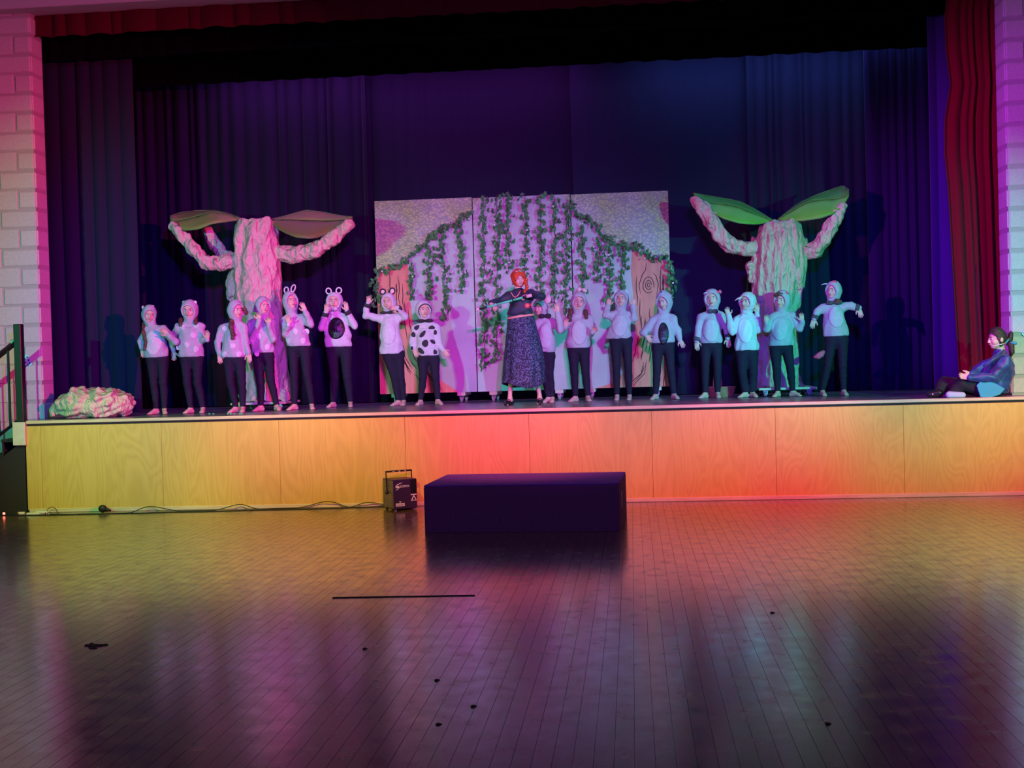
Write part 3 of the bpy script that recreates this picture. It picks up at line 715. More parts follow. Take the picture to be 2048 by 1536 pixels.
# ---- ivy garlands
def ivy_leaf_mesh(seed):
    r = random.Random(seed); prof = [(0, 0), (.35, -.18), (.95, -.05), (.62, .28), (1.0, .75), (.42, .72), (0, 1.35), (-.42, .72), (-1.0, .75), (-.62, .28), (-.95, -.05), (-.35, -.18)]
    s = .036; v = [(0, 0, .45*s)]; 
    for px, pz in prof: v.append((px*s*r.uniform(.85, 1.15), abs(px)*s*r.uniform(.15, .55)+(pz*s*.12), (pz)*s*r.uniform(.9, 1.1)))
    n = len(prof); f = [(0, 1+i, 1+(i+1) % n) for i in range(n)]
    top = len(v); v += [(a, b+.0012, c) for a, b, c in v]; f += [(0+top, 1+(i+1) % n+top, 1+i+top) for i in range(n)]
    f += [(1+i, 1+i+top, 1+(i+1) % n+top, 1+(i+1) % n) for i in range(n)]
    me = bpy.data.meshes.new('ivy_leaf'); me.from_pydata(v, [], f); me.update(); me.materials.append(M['ivy']); return me
LEAVES = [ivy_leaf_mesh(k) for k in range(5)]
fm = {}
for k in ('flower_white', 'flower_red'):
    b = MB(); b.ell((0, 0, 0), (.014, .014, .013), nu=8, nv=5); me = bpy.data.meshes.new('blossom'); me.from_pydata(b.v, [], b.f); me.materials.append(M[k]); fm[k] = me
ri = random.Random(21)
def ivy(pts, label, flowers=(), dens=2.9, spread=8.5, group=None):
    """a garland along photograph points, hung on the flats' front"""
    P = [at(px, py, YF-.03) for px, py in pts]
    root = empty('ivy_garland', tuple(P[0]), label, 'ivy garland', group); o0 = np.array(P[0])
    b = MB(); b.tube([p+np.array([ri.uniform(-.01, .01), 0.008, 0]) for p in P], .004, 5); b.build('stem', M['ivy_stem'], root)
    for (ax, ay), (bx, by) in zip(pts[:-1], pts[1:]):
        L_ = math.hypot(bx-ax, by-ay); n = max(2, int(L_/dens)); vert = abs(by-ay) > abs(bx-ax)
        for i in range(n):
            t = (i+ri.random())/n; s = ri.gauss(0, .6)*spread
            cx, cy = ax+(bx-ax)*t, ay+(by-ay)*t
            p = at(cx+(s if vert else ri.uniform(-2, 2)), cy+(ri.uniform(-2, 2) if vert else s), YF-.02-ri.uniform(0.038, .088))
            o = bpy.data.objects.new('ivy_leaf', ri.choice(LEAVES)); COL.objects.link(o); o.parent = root; o.location = Vector(p-o0)
            o.rotation_euler = (ri.uniform(-.9, .5), ri.choice((1, -1))*ri.uniform(.9, 2.9) if vert else ri.uniform(-3.1, 3.1), ri.uniform(-.8, .8)); k = ri.uniform(.75, 1.25); o.scale = (k, k, k)
    for fx, fy, kind in flowers:
        o = bpy.data.objects.new('blossom', fm['flower_'+kind]); COL.objects.link(o); o.parent = root; o.location = Vector(at(fx, fy, YF-.11)-o0)
def hang(x, y0, y1, lab, fl=(), wob=3):
    n = max(2, int((y1-y0)/28)); pts = [(x+(ri.uniform(-wob, wob) if 0 < i < n else 0), y0+(y1-y0)*i/n) for i in range(n+1)]
    ivy(pts, lab, fl, group='ivy garlands hanging on the flats')
ivy([(750, 546), (772, 540), (800, 530), (825, 508), (850, 487), (872, 466), (893, 450), (915, 447), (930, 432), (944, 424)], 'ivy garland climbing along the sky edge of the left flat', [(764, 543, 'white'), (938, 438, 'white')], 2.6, 7)
hang(750, 556, 612, 'short ivy garland at the outer left edge of the left flat', (), 2)
hang(826, 530, 600, 'ivy garland hanging beside the painted trunk on the left flat', [(825, 553, 'white')])
hang(857, 492, 600, 'second ivy garland from the painted trunk on the left flat')
ivy([(882, 462), (884, 500), (886, 540), (889, 570), (893, 600), (895, 622), (891, 640)], 'longest ivy garland hanging on the left flat, third from the trunk', [(886, 541, 'white')], group='ivy garlands hanging on the flats')
ivy([(921, 448), (919, 480), (921, 510), (926, 540), (928, 560), (921, 582)], 'ivy garland hanging at the right edge of the left flat', group='ivy garlands hanging on the flats')
hang(968, 394, 738, 'long ivy garland at the left edge of the middle flat, reaching lowest', [(966, 600, 'red')])
hang(994, 390, 722, 'second long ivy garland on the middle flat, left of the woman', [(989, 450, 'white'), (1000, 656, 'white')])
hang(1018, 388, 545, 'ivy garland hanging right above the red-haired woman', [(1020, 466, 'red'), (1018, 525, 'white')])
hang(1049, 392, 565, 'ivy garland hanging just right of the woman\'s hair on the middle flat', [(1054, 460, 'white')])
hang(1082, 386, 585, 'ivy garland rising above the top edge in the middle flat\'s right half', [(1084, 418, 'red')])
hang(1109, 392, 612, 'ivy garland second from the right edge of the middle flat', [(1106, 413, 'white'), (1112, 603, 'white')])
hang(1134, 405, 625, 'ivy garland at the right edge of the middle flat', [])
ivy([(1143, 402), (1151, 425), (1168, 437), (1190, 446), (1203, 468), (1220, 485), (1245, 490), (1262, 498), (1275, 489), (1288, 497), (1295, 512), (1312, 518), (1336, 515)], 'ivy garland descending along the sky edge of the right flat', [(1165, 447, 'white'), (1289, 517, 'white')], 2.6, 7)
hang(1166, 452, 585, 'ivy garland hanging at the left edge of the right flat', [])
hang(1196, 478, 562, 'short ivy garland, second on the right flat', [(1187, 494, 'white')])
hang(1217, 490, 622, 'ivy garland, third on the right flat, above a raised hand', [(1217, 510, 'white'), (1223, 590, 'red')])
hang(1244, 492, 578, 'ivy garland hanging left of the painted knot trunk', [])
hang(1343, 520, 602, 'ivy garland hanging down the outer right edge of the right flat', [(1346, 566, 'white')], 2)

# ================================================================ PAPER TREES
def leafmesh(root, name, up, mid, low, Y, du, dl, m_top, m_low):
    """fabric leaf: three edge lines in photograph points, the upper edge lies further back than the lower one"""
    n = 13
    def rs(L_, dy):
        L_ = np.array(L_, float); t = np.linspace(0, 1, len(L_)); q = np.linspace(0, 1, n)
        return [at(np.interp(a, t, L_[:, 0]), np.interp(a, t, L_[:, 1]), Y+dy*math.sin(math.pi*a)) for a in q]
    U, Mi, Lo = rs(up, du), rs(mid, (du+dl)/2-.06), rs(low, dl)
    b = MB(); b.tube(U+Lo[::-1], .006, 6); leaf = b.build('fabric_leaf', M['wire'], root); leaf['label'] = name
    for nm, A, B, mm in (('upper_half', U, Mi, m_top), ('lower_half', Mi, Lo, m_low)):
        b = MB(); v = []; k = 5
        for i in range(n):
            for j in range(k):
                t = j/(k-1); p = A[i]*(1-t)+B[i]*t; v.append(p+np.array([0, -.02*math.sin(math.pi*t), .006*math.sin(i*2.1+j)]))
        nn = len(v); v += [p+np.array([0, .008, -.003]) for p in v]
        f = [(i*k+j, i*k+j+1, (i+1)*k+j+1, (i+1)*k+j) for i in range(n-1) for j in range(k-1)]
        f += [q[::-1] for q in [tuple(a+nn for a in q) for q in f]]
        ring = [i*k for i in range(n)]+[(n-1)*k+j for j in range(1, k)]+[i*k+k-1 for i in range(n-2, -1, -1)]+[j for j in range(k-2, 0, -1)]
        f += [(ring[i], ring[(i+1) % len(ring)], ring[(i+1) % len(ring)]+nn, ring[i]+nn) for i in range(len(ring))]
        b.add(v, f, True); sub(leaf, nm, b, mm)
    b = MB(); b.tube([p+np.array([0, -.012, 0]) for p in Mi], .005, 6); sub(leaf, 'midrib', b, M['wire'])

def paper_tree(Y, trunk, branches, label, seed, dolly, foot):
    base = at(*foot, Y)
    root = empty('paper_tree', (base[0], Y, H), label, 'stage tree')
    pts = []
    for py, xl, xr in trunk:
        a, c = at(xl, py, Y), at(xr, py, Y); pts.append((np.array([(a[0]+c[0])/2, Y, a[2]]), (c[0]-a[0])/2, (c[0]-a[0])/2*.72))
    pts.sort(key=lambda p: p[0][2])
    lo = np.array([min(p[0][0]-p[1] for p in pts)-.12, Y-.55, pts[0][0][2]-.05]); hi = np.array([max(p[0][0]+p[1] for p in pts)+.12, Y+.55, pts[-1][0][2]+.08])
    f = Fld(lo, hi, .0145); f.column(pts, 0.0)
    f.ripple(.016, .26, 6, seed, tri=True, zs=.45); f.ripple(.013, .12, 8, seed+1, tri=True, zs=.5); f.above(hi[2]-.03)
    V, Q = f.mesh(); obj_np('trunk', V, Q, M['kraft'], root, smooth=True)
    for i, br in enumerate(branches):
        P = [at(px, py, Y+dy) for px, py, dy, r in br]; R_ = [q[3] for q in br]
        lo = np.min(P, 0)-.22; hi = np.max(P, 0)+.22; f = Fld(lo, hi, .013)
        for a, c, ra, rb_ in zip(P[:-1], P[1:], R_[:-1], R_[1:]): f.cap(a, c, ra, rb_, .03)
        f.ripple(.009, .20, 6, seed+10+i, tri=True); f.ripple(.008, .08, 8, seed+20+i, tri=True)
        V, Q = f.mesh(); obj_np('branch', V, Q, M['kraft'], root)
    x0, x1, zt = at(dolly[0], dolly[2], Y)[0], at(dolly[1], dolly[2], Y)[0], at(dolly[0], dolly[2], Y)[2]
    zt = max(zt, H+.11)
    b = MB(); b.box((x0, Y-.36, zt-.03), (x1, Y+.36, zt), bev=.006); b.build('dolly_board', M['board'], root)
    for cx in (x0+.09, x1-.09):
        for cy in (Y-.28, Y+.28):
            b = MB(); b.box((cx-.03, cy-.03, zt-.045), (cx+.03, cy+.03, zt-.03)); b.box((cx-.028, cy-.012, H+.04), (cx-.022, cy+.012, zt-.04)); b.box((cx+.022, cy-.012, H+.04), (cx+.028, cy+.012, zt-.04)); c_ = b.build('caster', M['chrome'], root)
            rr = min(.043, (zt-.045-H)/2); b = MB(); b.tube([(cx-.02, cy, H+rr), (cx+.02, cy, H+rr)], rr, 16); sub(c_, 'wheel', b, M['rubber'])
    return root
YT1 = 1.78
T1 = paper_tree(YT1, [(440, 478, 546), (452, 472, 552), (480, 469, 556), (510, 469, 560), (560, 470, 562), (600, 474, 564), (640, 484, 568), (690, 486, 572), (740, 484, 575), (780, 484, 582), (803, 480, 590)],
    [[(548, 505, 0, .10), (585, 510, -.05, .105), (630, 500, -.1, .10), (668, 475, -.1, .09), (698, 450, -.1, .075)],
     [(475, 520, 0, .10), (440, 526, -.05, .10), (412, 525, -.1, .085), (388, 500, -.12, .08), (366, 474, -.12, .075), (346, 452, -.1, .06)],
     [(478, 520, .2, .085), (446, 512, .3, .08), (430, 490, .32, .075), (416, 462, .32, .075)],
     [(478, 540, .1, .09), (468, 565, .12, .10), (466, 592, .12, .09)]],
    'left crumpled brown paper tree with drooping green fabric leaves on a wheeled dolly', 40, (478, 586, 806), (530, 800))
leafmesh(T1, 'drooping olive fabric leaf', [(341, 432), (360, 425), (395, 421), (430, 421), (455, 426), (481, 436)], [(341, 440), (360, 441), (395, 432), (425, 423), (455, 430), (481, 438)], [(341, 452), (365, 461), (395, 459), (425, 447), (455, 443), (481, 440)], YT1, .5, -.28, M['leaf_shaded'], M['leaf_olive'])
leafmesh(T1, 'drooping fabric leaf with shaded underside', [(537, 439), (570, 432), (610, 420), (645, 424), (680, 431), (705, 434)], [(537, 440), (570, 438), (610, 440), (645, 441), (680, 440), (704, 436)], [(537, 441), (562, 462), (590, 474), (620, 477), (640, 474), (705, 437)], YT1, .5, -.3, M['leaf_olive'], M['leaf_shaded'])
YT2 = 2.2
T2 = paper_tree(YT2, [(442, 1532, 1592), (452, 1522, 1602), (480, 1509, 1613), (510, 1508, 1617), (540, 1505, 1613), (580, 1508, 1605), (620, 1510, 1598), (660, 1512, 1597), (700, 1513, 1597), (740, 1512, 1597), (762, 1511, 1605), (776, 1510, 1615)],
    [[(1520, 495, 0, .10), (1488, 498, -.05, .095), (1462, 491, -.08, .095), (1440, 470, -.1, .09), (1422, 440, -.12, .10), (1404, 415, -.12, .09), (1391, 402, -.1, .065)],
     [(1604, 505, 0, .10), (1630, 500, -.05, .10), (1648, 478, -.1, .09), (1660, 455, -.12, .085), (1673, 432, -.12, .075), (1684, 415, -.1, .055)],
     [(1512, 530, 0, .07), (1500, 535, -.05, .06), (1503, 560, -.02, .045)]],
    'right crumpled brown paper tree with raised bright green leaves on a wheeled dolly', 60, (1512, 1626, 775), (1560, 775))
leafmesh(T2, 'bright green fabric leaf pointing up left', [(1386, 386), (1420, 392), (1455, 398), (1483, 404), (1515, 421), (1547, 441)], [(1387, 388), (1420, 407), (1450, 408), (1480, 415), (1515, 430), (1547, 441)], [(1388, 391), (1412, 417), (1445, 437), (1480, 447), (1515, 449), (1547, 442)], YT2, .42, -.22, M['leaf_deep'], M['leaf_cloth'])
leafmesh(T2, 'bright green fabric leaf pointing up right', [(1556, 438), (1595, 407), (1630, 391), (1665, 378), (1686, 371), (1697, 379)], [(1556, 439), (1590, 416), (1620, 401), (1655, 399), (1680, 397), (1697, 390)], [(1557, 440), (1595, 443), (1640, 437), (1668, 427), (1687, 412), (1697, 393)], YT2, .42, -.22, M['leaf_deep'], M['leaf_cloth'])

# ---- paper boulder
bc = at(193, 806, .62); root = empty('paper_boulder', (bc[0], .62, H), 'crumpled brown paper boulder at the left edge of the stage', 'stage rock')
hw = (at(270, 806, .6)[0]-at(117, 806, .6)[0])/2
ht = at(190, 772, .6)[2]-H
f = Fld((bc[0]-hw-.1, .1, H-.05), (bc[0]+hw+.1, 1.14, H+ht+.12), .0125)
f.ell((bc[0]+.02, .62, H+ht*.42), (hw*.96, .34, ht*.52), k=0); f.ell((bc[0]-.18, .6, H+ht*.40), (hw*.62, .32, ht*.48), k=.05)
f.ripple(.022, .24, 6, 91, tri=True); f.ripple(.018, .11, 8, 92, tri=True); f.below(H+.004)
V, Q = f.mesh(); obj_np('crumpled_shell', V, Q, M['kraft'], root)
b = MB(); b.tube([(bc[0]-hw+.02, .52, H+.16), (bc[0]-hw-.02, .5, H+.1), (bc[0]-hw+.0, .45, H+.03)], (.05, .045, .03), 9); b.build('paper_twist', M['kraft'], root)

# ================================================================ HALL FLOOR THINGS
pt = [atz(850, 1066, 0), atz(1240, 1063, 0)]
ang = math.atan2(pt[1][1]-pt[0][1], pt[1][0]-pt[0][0])
PWD = np.linalg.norm((pt[1]-pt[0])[:2]); PH = .5*(at(850, 970, pt[0][1])[2]+at(1239, 966, pt[1][1])[2]); PD = 1.12
root = empty('riser_block', tuple(pt[0]), 'low black carpeted riser block standing on the floor before the stage', 'stage riser'); root.rotation_euler = (0, 0, 0)
R = np.array([[math.cos(ang), -math.sin(ang), 0], [math.sin(ang), math.cos(ang), 0], [0, 0, 1]])
def rbox(lo, hi, bev=0.0):
    b = MB(); b.box(lo, hi, bev=bev); b.v = [tuple(R@np.array(p)+pt[0]) for p in b.v]; return b
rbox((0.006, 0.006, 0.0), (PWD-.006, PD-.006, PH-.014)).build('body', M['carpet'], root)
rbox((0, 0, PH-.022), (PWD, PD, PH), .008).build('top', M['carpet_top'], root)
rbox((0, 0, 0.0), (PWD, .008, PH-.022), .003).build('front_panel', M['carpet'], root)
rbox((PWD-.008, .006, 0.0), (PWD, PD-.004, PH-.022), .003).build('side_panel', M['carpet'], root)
for k, (u, dz, l) in enumerate(((.69, .10, .05), (.28, .13, .02), (1.15, .19, .012))):
    rbox((u, -.002, dz), (u+l*.25, .003, dz+l), 0).build('staple_mark', M['machine_side'], root)
rbox((PWD-.001, .35, .18), (PWD+.002, .40, .34), 0).build('worn_patch', M['board'], root)

mc = atz(812, 1015, 0); mx0, mx1 = atz(779, 1012, 0)[0], atz(838, 1015, 0)[0]
root = empty('light_effect_machine', ((mx0+mx1)/2, -.32, 0), 'black stage light machine with bracket handle standing on floor before stage', 'light machine')
c0 = np.array([(mx0+mx1)/2, -.30, 0]); yaw = math.radians(34); Rm = np.array([[math.cos(yaw), -math.sin(yaw), 0], [math.sin(yaw), math.cos(yaw), 0], [0, 0, 1]])
mh = at(812, 958, -.4)[2]; mwx, mwy = .30, .15
def mbx(lo, hi, bev=0.0):
    b = MB(); b.box(lo, hi, bev=bev); b.v = [tuple(Rm@np.array(p)+c0) for p in b.v]; return b
mwx = .285
hx = mwx/2
mbx((-hx, -mwy, .018), (hx, mwy, mh), .006).build('case', M['machine'], root)
mbx((-hx-.002, -mwy+.006, .03), (-hx, mwy-.006, mh-.01)).build('side_plate', M['machine_side'], root)
for fx in (-hx+.03, hx-.03):
    for fy in (-mwy+.03, mwy-.03): mbx((fx-.012, fy-.012, 0), (fx+.012, fy+.012, .019)).build('foot', M['rubber'], root)
mbx((hx-.078, -mwy-.002, mh*.53), (hx-.004, -mwy+.0, mh-.008)).build('lens_window', M['shoe'], root)
hz = mh+.085
b = MB(); b.tube([Rm@np.array(p)+c0 for p in [(-hx-.012, 0, mh*.58), (-hx-.012, .02, hz-.012), (-hx+.0, .02, hz)]], .007, 6); b.tube([Rm@np.array(p)+c0 for p in [(hx+.012, 0, mh*.58), (hx+.012, .02, hz-.012), (hx, .02, hz)]], .007, 6)
b.v += []; hb = mbx((-hx-.014, .0, hz-.012), (hx+.014, .04, hz+.006), .003); b.add(hb.v, hb.f); hd = b.build('bracket_handle', M['black_metal'], root)
b = MB(); b.tube([Rm@np.array((-hx-.03, 0, mh*.58))+c0, Rm@np.array((-hx-.004, 0, mh*.58))+c0], .018, 10); b.build('knob', M['black_metal'], root)
for dx in (-.07, 0, .07): sub(hd, 'bracket_slot', mbx((dx-.012, -.0012, hz-.006), (dx+.012, .0, hz)), M['board'])
def flatmark(polys, name, m):
    b = MB()
    for q in polys:
        n = len(q); a = sum(q[i][0]*q[(i+1) % n][1]-q[(i+1) % n][0]*q[i][1] for i in range(n)); q = q if a > 0 else q[::-1]
        v = [Rm@np.array((u, -mwy-.0025, z))+c0 for u, z in q]+[Rm@np.array((u, -mwy-.0003, z))+c0 for u, z in q]
        b.add(v, [tuple(range(n)), tuple(range(n, 2*n))[::-1]]+[(i, i+n, (i+1) % n+n, (i+1) % n) for i in range(n)])
    return b.build(name, m, root)
S = 1.0
sw = [(-.118, mh*.66), (-.10, mh*.675), (-.075, mh*.72), (-.055, mh*.775), (-.05, mh*.80), (-.065, mh*.765), (-.085, mh*.715), (-.105, mh*.685)]
sw2 = [(-.112, mh*.72), (-.108, mh*.78), (-.085, mh*.84), (-.04, mh*.885), (-.03, mh*.90), (-.055, mh*.89), (-.095, mh*.855), (-.117, mh*.79)]
flatmark([sw, sw2, [(-.108, mh*.74), (-.075, mh*.735), (-.072, mh*.80), (-.098, mh*.80)]], 'swoosh_logo', M['white_paint'])
def text(s, u, z, size, name, m, sx=1.0):
    cu = bpy.data.curves.new(name, 'FONT'); cu.body = s; cu.size = size; cu.extrude = .0012; cu.align_x = 'LEFT'
    tmp = bpy.data.objects.new(name+'_source', cu); COL.objects.link(tmp); bpy.context.view_layer.update()
    me = bpy.data.meshes.new_from_object(tmp.evaluated_get(bpy.context.evaluated_depsgraph_get())); bpy.data.objects.remove(tmp); bpy.data.curves.remove(cu)
    me.materials.clear(); me.materials.append(m)
    o = bpy.data.objects.new(name, me); COL.objects.link(o); o.parent = root
    p = Rm@np.array((u, -mwy-.0022, z))+c0-np.array(root.location)
    o.location = Vector(p); o.rotation_euler = (math.pi/2, 0, yaw); o.scale = (sx, 1, 1)
text('SCORPION', -.066, mh*.745, .034, 'wordmark_lettering', M['white_paint'], .68)
flatmark([[(-.118, .05), (-.012, .05), (-.012, .085), (-.118, .085)], [(-.08, .105), (-.05, .105), (-.065, .088)]], 'maker_plate', M['white_paint'])
cu = text('CHAUVET', -.114, .055, .030, 'maker_lettering', M['machine'], .72)
tz, tx = mh*.33, hx-.042
flatmark([[(tx-.036, tz-.012), (tx+.036, tz-.012), (tx, tz+.055)]], 'warning_triangle', M['white_paint'])
b_ = flatmark([[(tx-.02, tz-.004), (tx+.02, tz-.004), (tx, tz+.034)]], 'triangle_inside', M['machine'])
for v_ in b_.data.vertices: v_.co += Vector(Rm@np.array((0, -.0012, 0)))
flatmark([[(tx-.036, mh*.475), (tx+.034, mh*.475), (tx+.034, mh*.51), (tx-.036, mh*.51)]], 'label_strip', M['white_paint'])

def cable(pts, label, r=.006, m='cable', lift=None):
    P = []
    for i, q in enumerate(pts):
        P.append(atz(q[0], q[1], r) if len(q) == 2 else at(q[0], q[1], q[2]))
    for p in P: p[2] = max(p[2], r)
    Q = []
    for i in range(len(P)-1):
        for t in np.linspace(0, 1, 7, endpoint=False):
            p0, p1, p2, p3 = P[max(i-1, 0)], P[i], P[i+1], P[min(i+2, len(P)-1)]
            q = .5*((2*p1)+(p2-p0)*t+(2*p0-5*p1+4*p2-p3)*t*t+(-p0+3*p1-3*p2+p3)*t**3); q[2] = max(q[2], r); q[1] = min(q[1], -.045); Q.append(q)
    Q.append(P[-1]); b = MB(); b.tube(Q, r, 7); return tag(b.build('cable', M[m]), label, 'cable')
cable([(20, 1031), (70, 1030), (130, 1029), (200, 1027), (280, 1026), (330, 1024), (400, 1023), (500, 1020), (600, 1018), (700, 1015), (786, 1012)], 'long black cable lying along the foot of the stage to the light machine')
cable([(100, 1028), (170, 1028.5), (225, 1027), (262, 1025), (300, 1013, -.06), (360, 1022), (430, 1020), (480, 1009, -.06), (520, 1018), (600, 1014), (655, 1003, -.06), (700, 1013), (735, 1005, -.06), (788, 1010)], 'second black cable rising in humps against the left half of the stage front', .005)
cable([(90, 1027), (96, 1018, -.07), (104, 1014, -.07), (112, 1019, -.07), (117, 1027)], 'small black cable loop standing up against the stage front near the left corner', .004)
pb = atz(180, 1027, .03); b = MB(); b.ell((pb[0], -.12, .045), (.05, .04, .045)); b.tube([(pb[0]+.03, -.12, .04), (pb[0]+.1, -.12, .02)], (.03, .008), 8); tag(b.build('plug', M['cable']), 'black plug lump on the cable along the stage foot', 'plug')
ps = empty('power_strip', tuple(atz(30, 1029, 0)), 'black power strip with glowing red light at the left stage corner', 'power strip')
a, c = atz(2, 1031, 0), atz(36, 1030, 0)
b = MB(); b.box((a[0], a[1]-.03, 0), (c[0], a[1]+.03, .04), bev=.006); b.build('case', M['cable'], ps)
p = atz(14, 1030, .0); b = MB(); b.ell((p[0], a[1]-.03, .026), (.016, .008, .014)); b.build('red_light', M['led'], ps)
for (px, py, l, lab) in ((42, 1029, .09, 'small pale plug adapter next to the power strip at the stage corner'), (60, 1030.5, .075, 'short white connector on floor, second from the power strip'), (72, 1030, .10, 'longer white connector on floor in the middle of the cable bundle'), (84, 1027, .14, 'white adapter block on floor at the foot of the plywood front')):
    p = atz(px, py, 0); b = MB(); b.box((p[0]-l/2, p[1]-.02, 0.0), (p[0]+l/2, p[1]+.02, .03), bev=.006); tag(b.build('connector', M['white_paint']), lab, 'plug')
p, q = atz(665, 1195, .003), atz(950, 1190.5, .003)
b = MB(); b.tube([p, (p+q)/2+np.array([0, 0, 0]), q], .0045, 6); tag(b.build('thin_rod', M['black_metal']), 'thin dark rod lying across the floorboards in front of the riser', 'rod')
rd = random.Random(9)
b = MB()
for _ in range(26):
    u = rd.gauss(0, 1); p = atz(190+u*11, 1290+rd.gauss(0, 1.6)-u*.8, .003); b.ell((p[0], p[1], .002), (rd.uniform(.006, .03), rd.uniform(.008, .03), .004), nu=7, nv=4)
tag(b.build('dirt_smear', M['dirt']), 'black smear of dirt on the floor near the left side', 'dirt', kind='stuff')
for px, py, lab in ((729, 1297, 'dark crumb on floor, topmost of those left of centre'), (873, 1360, 'thin dark crumb on floor below the thin rod'), (946, 1412, 'round dark crumb on floor near the bottom centre'), (876, 1448, 'slanted dark crumb on floor, lowest of the bottom ones'), (1655, 1447, 'dark crumb on floor at the lower right'), (1544, 1225, 'tiny dark crumb on floor within the blue reflection')):
    p = atz(px, py, .003); b = MB(); b.ell((p[0], p[1], .003), (.012, .014, .005), nu=8, nv=5); b.ell((p[0]+.01, p[1]+.006, .002), (.008, .006, .003), nu=7, nv=4); tag(b.build('crumb', M['dirt']), lab, 'debris')
b = MB()
for px in (418, 428, 455, 462, 470, 478, 484):
    p = atz(px+rd.uniform(-2, 2), 828.6, H); b.ell((p[0], p[1], H+.006), (.014, .012, .007), nu=7, nv=4)
tag(b.build('glitter', M['mint']), 'mint glitter scraps lying on the stage edge by the bare feet', 'glitter', kind='stuff')

# ---- wicker basket
bk = at(1442, 785, 2.2); root = empty('wicker_basket', (bk[0], 2.2, H), 'wicker basket with hoop handle standing on stage behind children', 'basket')
rx_ = (at(1470, 785, 2.2)[0]-at(1413, 785, 2.2)[0])/2
for k in range(9):
    z = .012+k*.0148; b = MB(); kk = .82+.18*k/8
    b.tube([(bk[0]+rx_*kk*math.cos(a), 2.2+.13*kk*math.sin(a), H+z) for a in np.linspace(0, 2*math.pi, 29)], .0085, 6, cap=False); b.build('wicker_ring', M['wicker'], root)
b = MB(); b.lathe((bk[0], 2.2, H), [(.80*rx_, 0), (.80*rx_, .008)], 24, 1, .13/rx_); b.build('basket_bottom', M['wicker'], root)
b = MB()
for a in np.linspace(0, 2*math.pi, 21)[:-1]: b.tube([(bk[0]+.815*rx_*math.cos(a), 2.2+.106*math.sin(a), H+.004), (bk[0]+.995*rx_*math.cos(a), 2.2+.129*math.sin(a), H+.13)], .005, 5)
b.build('wicker_stakes', M['wicker'], root)['kind'] = 'stuff'
hxl, hxr = at(1426, 770, 2.2)[0], at(1444, 770, 2.2)[0]; hw_ = (hxr-hxl)/2; hc_ = (hxl+hxr)/2
b = MB(); b.tube([(hc_-hw_*1.0*math.cos(a), 2.2-.10*math.cos(a), H+.12+.24*math.sin(a)) for a in np.linspace(0, math.pi, 17)], .011, 7); b.build('handle', M['wicker'], root)

# ================================================================ PEOPLE
def unit(v): v = np.asarray(v, float); return v/(np.linalg.norm(v)+1e-9)
def frame(yaw, pitch, roll):
    """columns: side, forward, up of a head; yaw + turns to the image right, pitch + nods down, roll + tilts to the image right"""
    y, p, r = (math.radians(a) for a in (yaw, pitch, roll))
    f0 = np.array([math.sin(y), -math.cos(y), 0]); s0 = np.array([math.cos(y), math.sin(y), 0]); u0 = np.array([0, 0, 1.0])
    f = f0*math.cos(p)-u0*math.sin(p); u = u0*math.cos(p)+f0*math.sin(p)
    s, u = s0*math.cos(r)-u*math.sin(r), u*math.cos(r)+s0*math.sin(r)
    return np.stack([s, f, u], 1)

def hand_mesh(wr, tip, el, center, curl=.35, spread=1.0, grip=False, k=1.0, palm=None):
    """palm, four unequal fingers with two bends, thumb from the side of the palm, and the start of the forearm"""
    d = unit(tip-wr); L_ = .142*k
    n0 = np.array([0, -1.0, 0.15]) if palm is None else np.asarray(palm, float)
    n = unit(n0-d*(n0@d)); l = np.cross(d, n)
    ts = 1 if (center-wr)@l > 0 else -1
    lo = wr-.20*k; hi = wr+.20*k
    f = Fld(lo, hi, .0036)
    pc = wr+d*.043*k
    R = np.stack([l, n, d], 1)
    f.cap(wr-unit(tip-wr)*.0+unit(el-wr)*.05*k, wr, .021*k, .0185*k, .0)
    f.cap(wr, wr+d*.02*k, .0185*k, .02*k, .012)
    f.ell(pc, (.031*k, .0135*k, .039*k), R, .014)
    for i, (off, ln) in enumerate(((.024, .054), (.008, .062), (-.008, .058), (-.0235, .046))):
        off *= ts
        b0 = wr+d*(.070-abs(off)*.25)*k+l*off*.92*k; a = off*6.5*spread
        dd = unit(d+l*a*.55); c = curl*(1+.12*i) if not grip else 1.5
        d1 = unit(dd*math.cos(c*.35)+n*math.sin(c*.35)); d2 = unit(dd*math.cos(c)+n*math.sin(c)); d3 = unit(dd*math.cos(c*1.55)+n*math.sin(c*1.55))
        p1 = b0+d1*ln*.46*k; p2 = p1+d2*ln*.31*k; p3 = p2+d3*ln*.25*k
        f.cap(b0-d1*.012*k, p1, .0078*k, .0072*k, .004); f.cap(p1, p2, .0072*k, .0066*k, .002); f.cap(p2, p3, .0066*k, .0056*k, .002)
    t0 = wr+d*.022*k+l*ts*.022*k; t1 = t0+unit(d*.75+l*ts*.75+n*.25)*.034*k; t2 = t1+unit(d*1.0+l*ts*(.35 if not grip else -.1)+n*(.3 if not grip else .9))*.028*k
    f.cap(t0, t1, .0115*k, .0088*k, .008); f.cap(t1, t2, .0088*k, .0065*k, .003)
    return f.mesh()

def shell(c, R, rx, ry, rz, oc, orad, h=.006, neck=None, extra=None, k=.03, cutk=.008):
    """hood or hair: an ellipsoid shell with an opening in front of the face"""
    lo = c-max(rx, ry, rz)-.12; hi = c+max(rx, ry, rz)+.12
    if neck is not None: lo = np.minimum(lo, neck-.12)
    f = Fld(lo, hi, h); f.ell(c, (rx, ry, rz), R, 0)
    if neck is not None: f.cap(c-R[:, 2]*rz*.35-R[:, 1]*rx*.1, neck, rx*.80, rx*.70, .04)
    if extra:
        for e in extra: f.cap(*e)
    f.cut(c+R@np.array(oc), orad, R, cutk)
    return f

